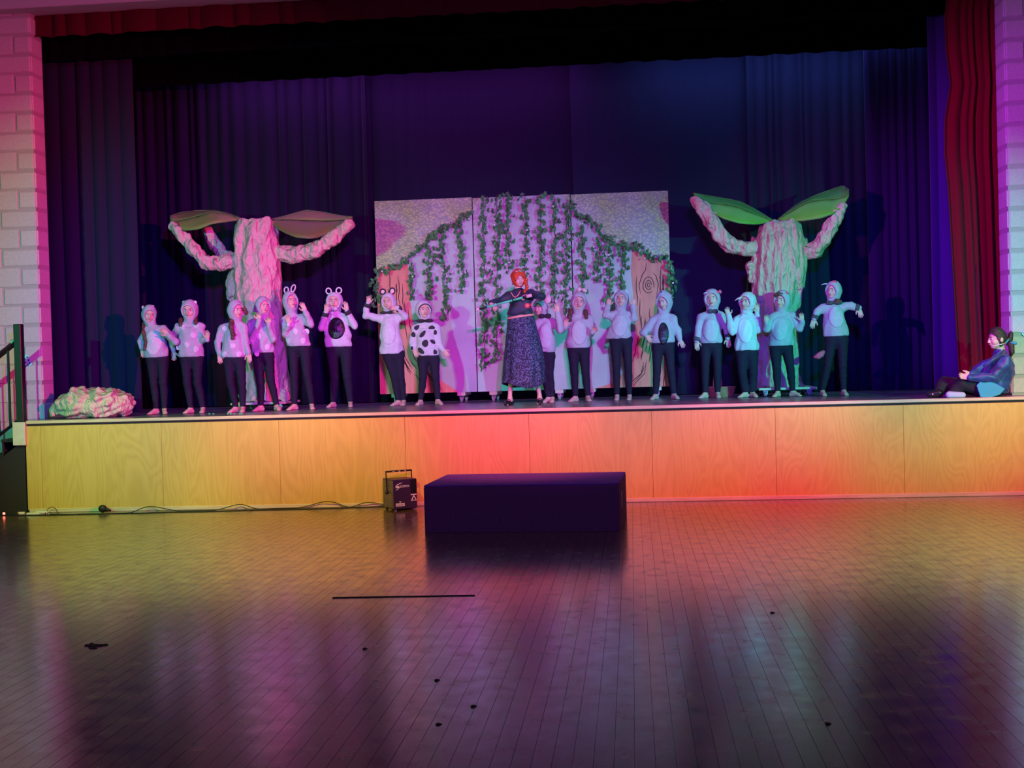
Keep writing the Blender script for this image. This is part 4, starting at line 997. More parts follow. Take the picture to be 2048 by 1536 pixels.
def head_field(c, R, s, neck, ears=True):
    f = Fld(np.minimum(c-.16*s, neck-.08), c+.17*s, .0042)
    P = lambda x, y, z: c+R@(np.array([x, y, z])*s)
    f.ell(P(0, -.008, .018), (.070*s, .086*s, .082*s), R, 0)
    f.ell(P(0, .018, -.035), (.056*s, .062*s, .062*s), R, .03)
    f.ell(P(0, .050, -.078), (.026*s, .024*s, .020*s), R, .025)              # chin
    for q in (-1, 1):
        f.ell(P(.033*q, .050, -.030), (.026*s, .022*s, .024*s), R, .018)      # cheek
        f.cut(P(.030*q, .089, .006), (.017*s, .014*s, .0105*s), R, .010)      # eye socket
        if ears: f.ell(P(.072*q, -.010, -.012), (.010*s, .019*s, .029*s), R, .006)
        f.ell(P(.008*q, .088, -.030), (.0075*s, .010*s, .0065*s), R, .006)
    f.cap(P(0, .078, .012), P(0, .096, -.024), .0085*s, .0115*s, .008)        # nose
    f.ell(P(0, .079, -.050), (.021*s, .012*s, .0075*s), R, .008)              # mouth swell
    f.cap(P(0, -.02, -.06), neck, .043*s, .046*s, .02)
    return f

def person(sp):
    ox, oy, q = sp.get('org', (0, 0)) + (sp.get('q', 5.12),)
    Y = sp['Y']
    W = lambda p, dy=0.0: at(ox+p[0]/q, oy+p[1]/q, Y+dy+(p[2] if len(p) > 2 else 0))
    mpp = (Y-CAM_Y)/F/q                                            # metres per crop unit
    base = at(ox+sum(t[0] for t in sp['ankles'])/len(sp['ankles'])/q, oy+sp['ankles'][0][1]/q, Y)
    root = empty('person', (base[0], Y, H), sp['label'], 'person', sp.get('group', 'children in animal costumes'))
    sc = sp.get('s', 1.0)
    R = frame(*sp['face'])
    hx, hy, hw, hh = sp['head']
    HC = W((hx, hy), sp.get('hdy', -.02)); rx, rz = hw*mpp, hh*mpp
    hs = rx/.101*sp.get('hs', 1.0)
    neck = W(sp['neck']); neck[1] = Y+.01+sp.get('ndy', 0)
    shs = [W(p) for p in sp['sh']]
    ctr = (shs[0]+shs[1])/2
    hz = W((0, sp['hem']))[2]; hx0, hx1 = W((sp['hemx'][0], sp['hem']))[0], W((sp['hemx'][1], sp['hem']))[0]
    arms = []
    for side, a in zip((0, 1), sp['arms']):
        if a is None: arms.append(None); continue
        dd = a[3] if len(a) > 3 else ((0, -.02, -.03) if a[2][1] > a[0][1]+20 else (-.02, -.10, -.13))
        arms.append([W(a[i], dd[i]) for i in range(3)])
    hips = [W(p) for p in sp['hips']]; knees = [W(p) for p in sp['knees']]; ank = [W(p) for p in sp['ankles']]
    stand = sp.get('stand', True)
    toes = []
    for i in (0, 1):
        if stand:
            knees[i][1] -= .02
            ank[i][2] = H+.062*sc; dx = (sp['toes'][i][0]-sp['ankles'][i][0])*mpp; fl_ = .150*sc
            sx = max(-.92, min(.92, dx/(fl_*.95))); toes.append(ank[i]+np.array([sx*fl_*.85, -math.sqrt(1-sx*sx)*fl_*.85, 0])); toes[i][2] = H+.014*sc
        else: toes.append(W(sp['toes'][i]))
    # ---- sweatshirt / bodice field (needed before the body so that the body can stay inside it)
    top_m = M[sp.get('top', 'grey')]
    pts = [p for a in arms if a for p in a[:2]]+shs+[neck, np.array([hx0, Y, hz]), np.array([hx1, Y, hz])]
    lo = np.min(pts, 0)-.13; hi = np.max(pts, 0)+.13; lo[1] = min(lo[1], Y-.24); hi[1] = max(hi[1], Y+.22)
    f = Fld(lo, hi, .0085)
    hc = np.array([(hx0+hx1)/2, Y, hz]); hwid = (hx1-hx0)/2
    sw = abs(shs[1][0]-shs[0][0])/2; zs = (shs[0][2]+shs[1][2])/2
    dp = sp.get('depth', .105*sc)
    mid = hc*.5+np.array([ctr[0], ctr[1], zs])*.5
    wmid = sp.get('waist', hwid*.5+max(sw-.012, .10)*.5+.004)
    cw = sp.get('chest', max(sw-.012, hwid*.72))
    f.column([(hc, hwid*.95, dp), (hc+np.array([0, 0, .03]), hwid, dp*1.06), (mid, wmid, dp*1.04), (np.array([ctr[0], ctr[1], zs-.085]), cw, dp*.95), (np.array([ctr[0], ctr[1], zs-.02]), max(cw-.035, .05), dp*.74)], 0)
    for i in (0, 1):
        f.cap(neck+np.array([0, 0, -.040]), shs[i]+np.array([0, 0, -.028])*sc, .052*sc, .048*sc, .05)
        if arms[i]:
            el, wr = arms[i][0], arms[i][1]
            slv = sp.get('sleeve', 1.0)*sc
            f.cap(shs[i]+np.array([0, 0, -.026])*sc, el, .052*slv, .045*slv, .03); f.cap(el, wr, .046*slv, .034*slv, .012)
    f.ripple(.0058, .11, 6, int(hx+hy), zs=.8)
    f.below(hz)
    V, Q = f.mesh(); obj_np(sp.get('topname', 'sweatshirt'), V, Q, top_m, root)
    TOP = f
    # ---- legs
    if sp.get('skirt') is None or True:
        pts = hips+knees+ank; lo = np.min(pts, 0)-.15; hi = np.max(pts, 0)+.15; g = Fld(lo, hi, .009)
        lg = sp.get('leg', 1.0)*sc
        pc = (hips[0]+hips[1])/2
        if stand: g.ell(pc+np.array([0, .0, .03]), (max(hwid*.93, .11*sc), .088*sc, .10*sc), None, 0)
        else: g.ell(pc, (.08, .10, .07), None, 0)
        for i in (0, 1):
            hp = hips[i]+(np.array([0, 0, -.02]) if stand else 0)
            g.cap(hp, knees[i], .072*lg, .050*lg, .03); cf = knees[i]*.62+ank[i]*.38+np.array([0, .012, 0]); ae = ank[i]+np.array([0, 0, .012 if stand else 0])
            g.cap(knees[i], cf, .050*lg, .047*lg, .012); g.cap(cf, ae, .047*lg, sp.get('cuffr', .034)*lg, .012)
        g.ripple(.0018, .06, 5, int(hx), band=None)
        if stand: g.below(H+.072*sc)
        if not sp.get('skirt'): V, Q = g.mesh(); obj_np('trousers' if not stand else 'leggings', V, Q, M[sp.get('bottom', 'leggings')], root)
    # ---- body: one continuous figure under the clothes
    pts = hips+knees+ank+toes+[neck]+[p for a in arms if a for p in a]+shs
    lo = np.min(pts, 0)-.09; hi = np.max(pts, 0)+.09; lo[2] = min(lo[2], H-.01); b = Fld(lo, hi, .0095)
    b.cap(neck+np.array([0, 0, .02]), neck+np.array([0, 0, -.05]), .043*sc, .048*sc, 0); b.cap(neck+np.array([0, .012, -.06]), mid, .042*sc, .068*sc, .02)
    b.cap(mid, (hips[0]+hips[1])/2, .075*sc, .07*sc, .03)
    for i in (0, 1):
        b.cap(neck+np.array([0, 0, -.06]), shs[i]+np.array([0, 0, -.012]), .035*sc, .032*sc, .03)
        if arms[i]: b.cap(shs[i]+np.array([0, 0, -.012]), arms[i][0], .032*sc, .028*sc, .01); b.cap(arms[i][0], arms[i][1], .028*sc, .0185*sc, .01)
        cf = knees[i]*.62+ank[i]*.38+np.array([0, .012, 0]); b.cap(hips[i], knees[i], .052*sc, .036*sc, .03); b.cap(knees[i], cf, .036*sc, .032*sc, .006); b.cap(cf, ank[i]+np.array([0, 0, .05 if stand else 0]), .032*sc, .023*sc, .006); b.cap(ank[i]+np.array([0, 0, .05 if stand else 0]), ank[i], .023*sc, .026*sc, .006)
        if stand:
            d = unit(toes[i]-ank[i]); dh = unit(d*np.array([1, 1, 0])); l = np.array([-dh[1], dh[0], 0])
            heel = ank[i]-dh*.028*sc; heel[2] = H+.026*sc; b.cap(ank[i]+np.array([0, 0, .02]), heel, .026*sc, .024*sc, .012)
            ball = ank[i]+dh*.085*sc; ball[2] = H+.020*sc; b.cap(ank[i], ball, .027*sc, .022*sc, .014); b.cap(heel, ball, .024*sc, .020*sc, .014)
            for j in (-1.6, -.6, .3, 1.2): 
                tp = ank[i]+dh*(.130-.012*abs(j+.6))*sc+l*j*.0145*sc; tp[2] = H+.0105*sc; b.cap(ball+l*j*.013*sc, tp, .0135*sc, .0095*sc, .006)
        else: b.cap(ank[i], toes[i], .028, .022, .01)
    parts = [b.mesh()]
    hf = head_field(HC, R, hs, neck, ears=sp.get('earskin', False)); parts.append(hf.mesh())
    for i in (0, 1):
        if arms[i]:
            a = sp['arms'][i]; opt = a[4] if len(a) > 4 else {}
            parts.append(hand_mesh(arms[i][1], arms[i][2], arms[i][0], ctr, k=sc*1.0, **opt))
    off = 0; VV = []; QQ = []
    for v, qd in parts: VV.append(v); QQ.append(qd+off); off += len(v)
    obj_np('body', np.concatenate(VV), np.concatenate(QQ), M['skin'], root)
    # ---- face
    P = lambda x, y, z: HC+R@(np.array([x, y, z])*hs)
    Rm3 = R
    for sgn in (-1, 1):
        mb = MB(); mb.ell(P(.030*sgn, .0735, .006), (.0145*hs, .008*hs, .0078*hs), Rm3, 12, 8); e = mb.build('eye', M['eye_white'], root)
        mb = MB(); mb.ell(P(.030*sgn+.002, .0795, .005), (.0068*hs, .0032*hs, .0068*hs), Rm3, 10, 6); sub(e, 'iris', mb, M['iris'])
        mb = MB(); mb.tube([P(.014*sgn, .086, .021), P(.030*sgn, .0835, .027), P(.046*sgn, .072, .021)], [.003*hs, .0036*hs, .002*hs], 6); mb.build('eyebrow', M['brow'], root)
    mo = sp.get('mouth', 'closed')
    mb = MB(); mb.tube([P(-.021, .078, -.046 if mo == 'smile' else -.050), P(-.008, .091, -.051), P(.008, .091, -.051), P(.021, .078, -.046 if mo == 'smile' else -.050)], [.002*hs, .0045*hs, .0045*hs, .002*hs], 7)
    if mo == 'open': mb.ell(P(0, .086, -.056), (.013*hs, .008*hs, .009*hs), Rm3, 10, 6)
    lips = mb.build('mouth', M['lip_red'], root)
    if mo in ('open', 'smile'):
        mb = MB(); mb.ell(P(0, .0905, -.0525), (.011*hs, .004*hs, .003*hs), Rm3, 10, 5); sub(lips, 'teeth', mb, M['eye_white'])
    # ---- hood
    hood = None
    if sp.get('hood', True):
        hm = M[sp.get('hoodm', sp.get('top', 'grey'))]
        oc = np.array([0, 1.16*rx, -.15*rz]); orad = (.77*rx, .92*rx, .71*rz)
        hc2 = HC+R[:, 2]*.07*rz-R[:, 1]*.012
        fh = shell(hc2, R, rx, 1.06*rx, rz*.93, oc, orad, neck=neck+np.array([0, .0, -.005]), extra=sp.get('hoodx') and [tuple(x if not callable(x) else x for x in [W(e[0], e[4]), W(e[1], e[4]), e[2], e[3], .03]) for e in sp['hoodx']])
        fh.ripple(.0022, .08, 5, int(hx))
        V, Q = fh.mesh(); hood = obj_np('hood', V, Q, hm, root)
        # a hem roll round the face opening
        mb = MB(); ring = []
        for a in np.linspace(0, 2*math.pi, 33):
            x, z = orad[0]*math.cos(a), orad[2]*math.sin(a)*.97+oc[2]
            yy = math.sqrt(max(.02, 1-(x/rx)**2-(z/(rz*.93))**2))*1.06*rx
            ring.append(hc2+R@np.array([x, yy+.002, z]))
        mb.tube(ring, .0068*sc, 7, cap=False); sub(hood, 'hood_rim', mb, M[sp.get('rim', sp.get('hoodm', sp.get('top', 'grey')))])
    # ---- hood ornaments
    for e in sp.get('ears', ()):
        kind, ex, ey, erx, erz, rot, em = e[:7]; dy = e[7] if len(e) > 7 else -.02
        c = W((ex, ey), dy); a, bz = erx*mpp, erz*mpp; t = math.radians(rot); ux = np.array([math.cos(t), 0, math.sin(t)]); uz = np.array([-math.sin(t), 0, math.cos(t)]); RR = np.stack([ux, [0, 1, 0], uz], 1)
        mb = MB()
        if kind == 'loop':
            mb.tube([c+RR@np.array([a*math.cos(p), 0, bz*math.sin(p)]) for p in np.linspace(0, 2*math.pi, 25)], .0095, 7, cap=False); nm = 'hood_ear'
            ob = mb; part_m = em; inner = e[8] if len(e) > 8 else None
            o = sub(hood, nm, mb, M[em])
            if inner:
                mb = MB(); mb.ell(c+np.array([0, .004, 0]), (a*.85, .006, bz*.85), RR); sub(hood, 'inner_ear', mb, M[inner])
        elif kind == 'cat':
            mb.add([c+RR@np.array(p) for p in [(-a, -.012, -bz), (a, -.012, -bz), (0, -.006, bz), (-a, .03, -bz), (a, .03, -bz), (0, .01, bz)]], [(0, 1, 2), (5, 4, 3), (0, 2, 5, 3), (2, 1, 4, 5), (1, 0, 3, 4)]); sub(hood, 'hood_ear', mb, M[em])
        elif kind == 'floppy': mb.ell(c, (a, .022, bz), RR); mb.ell(c+RR@np.array([0, -.014, 0]), (a*.6, .014, bz*.7), RR); sub(hood, 'hood_ear', mb, M[em])
        elif kind == 'bow':
            mb.ell(c-ux*a*.55, (a*.6, .018, bz), RR); mb.ell(c+ux*a*.55, (a*.6, .018, bz), RR); mb.ell(c, (a*.25, .022, bz*.5), RR); sub(hood, 'hood_bow', mb, M[em])
        elif kind == 'cone': mb.tube([c-ux*a, c, c+ux*a+uz*bz], [bz*.8, bz*.55, .004], 9); sub(hood, 'snout_tip', mb, M[em])
        elif kind == 'ball': mb.ell(c, (a, a*.8, bz), RR); sub(hood, 'hood_ear', mb, M[em])
    # ---- patches on the front of the sweatshirt
    for pch in sp.get('patches', ()):
        px, pz, prx, prz, pm, nm = pch[:6]; ang = math.radians(pch[6]) if len(pch) > 6 else 0; wob = pch[7] if len(pch) > 7 else 0
        c = W((px, pz)); r = TOP.patch(c[0], c[2], prx*mpp, prz*mpp, .005, ang, wob, int(px*7+pz))
        if r:
            mb = MB(); mb.add(r[0], r[1], True); mb.build(nm, M[pm], root)
    # ---- cuffs, collars
    for i in sp.get('furcuffs', ()):
        el, wr = arms[i][0], arms[i][1]; d = unit(wr-el); mb = MB(); mb.tube([wr-d*.055, wr-d*.045, wr-d*.02, wr+d*.004, wr+d*.008], [.034, .043, .044, .041, .030], 12); mb.build('cuff', M[sp.get('cuffm', 'fur')], root)
    if sp.get('collar'):
        cx, cy, crx, crz = sp['collar']; c = W((cx, cy), 0); yy = TOP.front(c[0], c[2]-.01); c[1] = (yy if yy else Y-.1)-.012
        mb = MB(); a, bz = crx*mpp, crz*mpp; mb.ell(c-np.array([a*.55, 0, 0]), (a*.6, .032, bz)); mb.ell(c+np.array([a*.55, 0, 0]), (a*.6, .032, bz)); mb.ell(c+np.array([0, -.012, 0]), (a*.26, .03, bz*.6)); mb.build('collar', M[sp.get('collarm', 'fur')], root)
    for hp in sp.get('hair', ()):
        pl = [W(p, p[2]*0 if False else 0) for p in hp[0]]; r0 = hp[1]
        fh = Fld(np.min(pl, 0)-.09, np.max(pl, 0)+.09, .007)
        for j in range(len(pl)-1): fh.cap(pl[j], pl[j+1], r0*(1-.12*j), r0*(1-.12*(j+1)), .015)
        fh.ripple(.004, .035, 5, int(pl[0][0]*50))
        V, Q = fh.mesh(); obj_np('hair', V, Q, M[hp[2] if len(hp) > 2 else 'hair'], root)
    return dict(root=root, W=W, mpp=mpp, arms=arms, HC=HC, R=R, hs=hs, rx=rx, rz=rz, neck=neck, hood=hood, top=TOP, toes=toes, ank=ank, Y=Y, hz=hz)

C1, C2, C3, C4, C5, C6, C7 = (260, 540), (480, 540), (700, 540), (920, 520), (1100, 540), (1280, 540), (1460, 540)
def spots(l, r=28, m='patch_pale'): return [(x, y, r, r*1.05, m, 'felt_spot', 0, .06) for x, y in l]
OPEN = dict(curl=.25, spread=1.25)
KIDS = [
 dict(label='child at far left of the row, chin down, large pale belly patch', org=C1, Y=1.12, head=(197, 455, 76, 104), face=(28, 14, 8), neck=(215, 560), sh=[(165, 600), (335, 585)], hem=905, hemx=(150, 398),
      arms=[[(122, 735), (120, 800), (140, 880)], [(462, 735), (395, 672), (335, 610), (-.09, -.16, -.19)]], hips=[(225, 910), (335, 910)], knees=[(250, 1150), (345, 1150)], ankles=[(265, 1400), (352, 1395)], toes=[(212, 1475), (405, 1470)],
      ears=[('ball', 132, 385, 14, 22, 0, 'palepink'), ('ball', 235, 372, 14, 14, 0, 'palegrey')], patches=[(262, 745, 92, 132, 'patch_pale', 'belly_patch')], hair=[([(150, 545, .02), (140, 640, -.06), (165, 740, -.09), (150, 810, -.09)], .030)]),
 dict(label='child in grey bear hood and white-spotted hoodie with one palm out, second from left', org=C1, Y=1.14, head=(608, 408, 90, 108), face=(4, 12, 0), neck=(612, 520), sh=[(500, 570), (722, 560)], hem=910, hemx=(498, 758),
      arms=[[(425, 720), (440, 835), (452, 905), (.08, .08, .06)], [(742, 715), (788, 715), (800, 620), (-.03, -.12, -.16), OPEN]], hips=[(575, 910), (690, 910)], knees=[(590, 1150), (695, 1150)], ankles=[(620, 1395), (745, 1395)], toes=[(580, 1468), (772, 1472)],
      ears=[('ball', 553, 332, 20, 19, 0, 'white'), ('ball', 667, 332, 20, 19, 0, 'white')], rim='palegrey', patches=spots([(676, 668), (612, 768), (556, 590), (692, 568), (702, 812), (512, 795)]), hair=[([(520, 505, 0), (515, 560, -.06)], .026), ([(672, 500, 0), (672, 545, -.07)], .026)]),
 dict(label='child with long brown hair over spotted grey hoodie turning toward the right, third from left', org=C1, Y=.98, head=(1086, 412, 84, 112), face=(48, 4, 0), neck=(1085, 515), sh=[(955, 575), (1165, 570)], hem=928, hemx=(945, 1180),
      arms=[[(898, 740), (912, 860), (924, 930)], [(1185, 745), (1215, 850), (1228, 930)]], hips=[(1015, 930), (1125, 930)], knees=[(1035, 1160), (1150, 1160)], ankles=[(1080, 1370), (1155, 1385)], toes=[(1030, 1455), (1180, 1455)],
      patches=spots([(1082, 778), (988, 862), (1140, 862), (985, 600)]), hair=[([(1045, 500, -.03), (1035, 580, -.10), (1055, 660, -.12), (1050, 700, -.12)], .034), ([(1165, 395, 0), (1190, 440, .02)], .03)]),
 dict(label='child in spotted grey hoodie with both hands curled under the chin before paper tree', org=C1, Y=1.30, head=(1362, 372, 80, 108), face=(42, 2, 6), neck=(1372, 478), sh=[(1242, 535), (1440, 522)], hem=888, hemx=(1248, 1484),
      arms=[[(1258, 705), (1320, 520), (1318, 440), (-.06, -.15, -.17), dict(curl=.9)], [(1462, 705), (1420, 560), (1428, 490), (-.06, -.15, -.17), dict(curl=.9)]], hips=[(1310, 895), (1420, 895)], knees=[(1340, 1140), (1445, 1130)], ankles=[(1340, 1385), (1500, 1365)], toes=[(1280, 1452), (1568, 1435)],
      ears=[('ball', 1340, 290, 16, 20, 10, 'palegrey')], hoodx=[((1330, 330), (1272, 415), .05, .02, .03)], patches=spots([(1342, 682), (1430, 790), (1322, 855), (1262, 742)])),
 dict(label='child in spotted hoodie and tall rabbit hood, looking up right with hands at cheek', org=C2, Y=1.42, head=(520, 325, 80, 118), face=(36, -8, -4), neck=(530, 445), sh=[(458, 500), (640, 470)], hem=800, hemx=(478, 725), mouth='open',
      arms=[[(468, 655), (500, 560), (488, 470), (-.06, -.16, -.18), OPEN], [(725, 560), (672, 425), (632, 340), (-.04, -.12, -.14), OPEN]], hips=[(545, 805), (662, 805)], knees=[(560, 1080), (690, 1080)], ankles=[(560, 1378), (735, 1362)], toes=[(500, 1440), (775, 1420)],
      ears=[('loop', 475, 205, 22, 30, -8, 'palegrey'), ('loop', 545, 188, 20, 38, -22, 'palegrey')], patches=spots([(592, 630), (512, 725), (666, 725), (690, 630), (545, 560)])),
 dict(label='child in white bear hood with shiny black oval on belly, hands beside the face', org=C2, Y=2.0, head=(966, 322, 88, 100), face=(5, 0, 0), neck=(968, 430), sh=[(872, 488), (1108, 478)], hem=818, hemx=(868, 1150), mouth='open', top='palegrey', leg=1.12,
      arms=[[(838, 590), (880, 440), (890, 345), (-.08, -.12, -.13)], [(1175, 575), (1096, 420), (1080, 330), (-.06, -.12, -.13)]], hips=[(945, 825), (1080, 825)], knees=[(970, 1090), (1100, 1090)], ankles=[(955, 1358), (1130, 1348)], toes=[(910, 1412), (1160, 1412)],
      ears=[('loop', 908, 216, 27, 30, 22, 'white'), ('loop', 1012, 210, 28, 30, -24, 'white')], furcuffs=(0, 1), cuffm='blackfelt', collar=(968, 402, 50, 22), collarm='palegrey', patches=[(1002, 600, 86, 116, 'shiny_black', 'belly_patch', 0, .03)]),
 dict(label='laughing child in white hoodie with black-lined ears, one fist raised high', org=C3, Y=1.98, head=(395, 330, 76, 100), face=(-10, 2, -8), neck=(392, 428), sh=[(308, 478), (500, 468)], hem=872, hemx=(305, 548), mouth='smile', top='palegrey',
      arms=[[(160, 465), (182, 345), (200, 265), (-.02, -.06, -.07), dict(curl=1.0)], [(560, 480), (490, 385), (440, 390), (-.02, -.12, -.14), dict(curl=.8)]], hips=[(395, 880), (498, 880)], knees=[(455, 1085), (522, 1085)], ankles=[(492, 1290), (548, 1290)], toes=[(425, 1388), (555, 1395)],
      ears=[('loop', 336, 222, 28, 26, 18, 'blackfelt', -.02, 'palepink'), ('loop', 432, 216, 28, 32, -22, 'blackfelt', -.02, 'palepink')], furcuffs=(0, 1), cuffm='blackfelt', collar=(385, 438, 62, 16), collarm='blackfelt', patches=[(408, 650, 76, 118, 'patch_pale', 'belly_patch')]),
 dict(label='child in white hoodie with black cow spots looking right, arm held out low', org=C3, Y=1.98, head=(755, 408, 86, 98), face=(24, 2, 0), neck=(775, 505), sh=[(672, 590), (880, 575)], hem=902, hemx=(690, 908), top='palegrey', rim='blackfelt',
      arms=[[(640, 735), (652, 805), (680, 870)], [(912, 755), (952, 820), (1020, 895), (0, -.04, -.06)]], hips=[(745, 908), (862, 908)], knees=[(750, 1095), (878, 1095)], ankles=[(722, 1320), (898, 1308)], toes=[(695, 1388), (965, 1380)],
      collar=(775, 522, 78, 20), collarm='blackfelt', patches=[(756, 658, 22, 42, 'blackfelt', 'cow_spot', -35, .12), (784, 752, 36, 34, 'blackfelt', 'cow_spot', 0, .1), (738, 828, 42, 24, 'blackfelt', 'cow_spot', -35, .08), (858, 735, 16, 32, 'blackfelt', 'cow_spot', 40, .1), (845, 590, 28, 24, 'blackfelt', 'cow_spot', 0, .2), (655, 662, 22, 30, 'blackfelt', 'cow_spot', 0, .1), (690, 590, 34, 20, 'blackfelt', 'cow_spot', 50, .15), (880, 640, 20, 24, 'blackfelt', 'cow_spot', 0, .1), (880, 840, 16, 26, 'blackfelt', 'cow_spot', 0, .1), (640, 800, 14, 22, 'blackfelt', 'cow_spot', 0, .1)]),
 dict(label='child half hidden behind the woman in the patterned dress, one hand up', org=C4, Y=1.72, head=(822, 485, 74, 98), face=(-30, 10, 8), neck=(850, 575), sh=[(790, 640), (955, 620)], hem=972, hemx=(790, 985),
      arms=[[(790, 720), (800, 800), (805, 860)], [(1030, 715), (1000, 540), (990, 455), (-.12, -.16, -.17), OPEN]], hips=[(850, 978), (918, 978)], knees=[(870, 1160), (918, 1160)], ankles=[(905, 1390), (945, 1400)], toes=[(850, 1445), (945, 1450)],
      ears=[('floppy', 898, 410, 34, 40, -30, 'palepink', -.08), ('floppy', 838, 412, 26, 18, 0, 'palegrey', -.11)], collar=(872, 575, 58, 26), collarm='blackfelt', patches=[(880, 780, 70, 130, 'patch_soft', 'belly_patch')]),
 dict(label='child in grey hood with two pale flopped ears on top, right of the woman', org=C5, Y=1.86, head=(292, 325, 80, 102), face=(6, 6, 8), neck=(290, 430), sh=[(185, 490), (400, 480)], hem=808, hemx=(163, 412), mouth='open',
      arms=[[(120, 615), (150, 590), (165, 520), (-.03, -.13, -.15)], [(418, 655), (438, 640), (472, 605), (0, -.13, -.16), dict(curl=.9)]], hips=[(235, 815), (348, 815)], knees=[(250, 1050), (365, 1050)], ankles=[(260, 1285), (388, 1275)], toes=[(195, 1342), (415, 1342)],
      ears=[('floppy', 298, 200, 26, 22, 20, 'palepink', -.04), ('floppy', 352, 208, 30, 20, -25, 'palepink', -.04)], patches=[(300, 640, 78, 130, 'patch_soft', 'belly_patch')], hair=[([(212, 420, -.03), (200, 480, -.08), (205, 510, -.09)], .034), ([(362, 425, -.03), (372, 480, -.08)], .030)]),
 dict(label='smallest child in cat-eared hood with pale oval belly, both hands raised at shoulders', org=C5, Y=1.92, head=(728, 298, 76, 96), face=(-6, -2, 0), neck=(726, 398), sh=[(642, 445), (808, 440)], hem=726, hemx=(580, 836),
      arms=[[(575, 465), (592, 365), (610, 295), (-.03, -.08, -.1), dict(curl=.8)], [(862, 495), (852, 370), (862, 280), (-.03, -.08, -.1), OPEN]], hips=[(672, 735), (785, 735)], knees=[(680, 980), (800, 980)], ankles=[(685, 1225), (812, 1218)], toes=[(682, 1335), (808, 1330)],
      ears=[('cat', 672, 218, 24, 22, 12, 'palegrey'), ('cat', 782, 216, 24, 22, -12, 'palegrey')], patches=[(714, 570, 80, 116, 'patch_soft', 'belly_patch')]),
 dict(label='child with dark foil oval on belly and hand on hip before painted trunk', org=C5, Y=1.90, head=(1166, 322, 82, 112), face=(-26, 14, -8), neck=(1160, 438), sh=[(1050, 500), (1255, 480)], hem=782, hemx=(1028, 1282),
      arms=[[(955, 645), (985, 675), (1060, 755), (0, -.06, -.10)], [(1305, 620), (1328, 715), (1362, 775), (0, -.02, -.05)]], hips=[(1100, 790), (1215, 790)], knees=[(1095, 1030), (1238, 1030)], ankles=[(1082, 1250), (1268, 1242)], toes=[(1030, 1322), (1318, 1318)],
      ears=[('ball', 1135, 225, 18, 16, 0, 'grey', -.06), ('ball', 1232, 262, 14, 14, 0, 'grey', -.06), ('ball', 1137, 222, 8, 8, 0, 'blackfelt', -.085)], patches=[(1160, 652, 54, 110, 'shiny_black', 'belly_patch', 0, .02)]),
 dict(label='child with small red bow on hood and dark fur cuffs, arms hanging straight', org=C6, Y=2.0, head=(738, 295, 84, 104), face=(-12, 2, -4), neck=(738, 400), sh=[(635, 460), (828, 450)], hem=772, hemx=(610, 842), mouth='open', furcuffs=(0, 1),
      arms=[[(600, 590), (578, 725), (588, 840)], [(880, 575), (900, 695), (918, 845)]], hips=[(672, 780), (785, 780)], knees=[(668, 1010), (792, 1010)], ankles=[(668, 1232), (795, 1238)], toes=[(600, 1300), (802, 1312)],
      ears=[('bow', 805, 226, 28, 20, 10, 'pink', -.06), ('cone', 668, 232, 18, 12, 180, 'patch_pale', -.06)], collar=(742, 425, 46, 24), patches=[(720, 620, 84, 118, 'patch_soft', 'belly_patch')]),
 dict(label='child in long pale hoodie and loose trousers, hood with beak pointing left', org=C6, Y=1.85, head=(1098, 325, 86, 102), face=(-36, 2, 4), neck=(1092, 425), sh=[(995, 490), (1178, 478)], hem=856, hemx=(968, 1216), top='palegrey', leg=1.12, cuffr=.046,
      arms=[[(942, 630), (910, 475), (888, 395), (-.03, -.09, -.12), OPEN], [(1212, 615), (1204, 440), (1196, 360), (-.02, -.04, -.05)]], hips=[(1045, 862), (1145, 862)], knees=[(1045, 1040), (1158, 1040)], ankles=[(1080, 1242), (1152, 1242)], toes=[(998, 1305), (1192, 1305)],
      ears=[('cone', 1002, 292, 34, 15, 190, 'palepink', -.07)], patches=[(1070, 620, 72, 130, 'white', 'belly_patch')]),
 dict(label='child with forehead hair showing under flowered hood, before the right paper tree', org=C7, Y=1.78, head=(532, 312, 82, 108), face=(-34, 2, 4), neck=(530, 415), sh=[(440, 465), (645, 455)], hem=792, hemx=(395, 650),
      arms=[[(375, 600), (372, 540), (372, 475), (-.04, -.1, -.12), dict(curl=.9)], [(712, 600), (738, 530), (730, 450), (-.02, -.08, -.1), dict(curl=.6)]], hips=[(465, 800), (585, 800)], knees=[(475, 1000), (618, 1010)], ankles=[(490, 1238), (642, 1215)], toes=[(432, 1300), (730, 1290)],
      ears=[('bow', 578, 242, 20, 18, 30, 'pink', -.07)], patches=[(500, 605, 80, 120, 'patch_soft', 'belly_patch')], hair=[([(465, 262, -.06), (500, 238, -.09), (535, 250, -.09)], .022)]),
 dict(label='child at far right of the row with arms spread and pink tail', org=C7, Y=1.64, head=(1058, 212, 78, 102), face=(-40, 0, 2), neck=(1052, 318), sh=[(960, 365), (1165, 352)], hem=712, hemx=(955, 1218), mouth='open', furcuffs=(0, 1),
      arms=[[(895, 430), (862, 500), (835, 600), (0, -.03, -.05), OPEN], [(1235, 368), (1318, 388), (1348, 490), (0, .0, -.02), OPEN]], hips=[(1035, 722), (1150, 722)], knees=[(1000, 980), (1152, 980)], ankles=[(948, 1232), (1165, 1228)], toes=[(962, 1292), (1185, 1288)],
      ears=[('bow', 1068, 124, 22, 16, 0, 'pink', -.06), ('cone', 965, 142, 28, 9, 180, 'patch_pale', -.05)], collar=(1055, 338, 70, 22), patches=[(1080, 480, 80, 112, 'patch_soft', 'belly_patch')], hair=[([(1090, 320, -.08), (1125, 325, -.08)], .03)]),
]
built = [person(k) for k in KIDS]
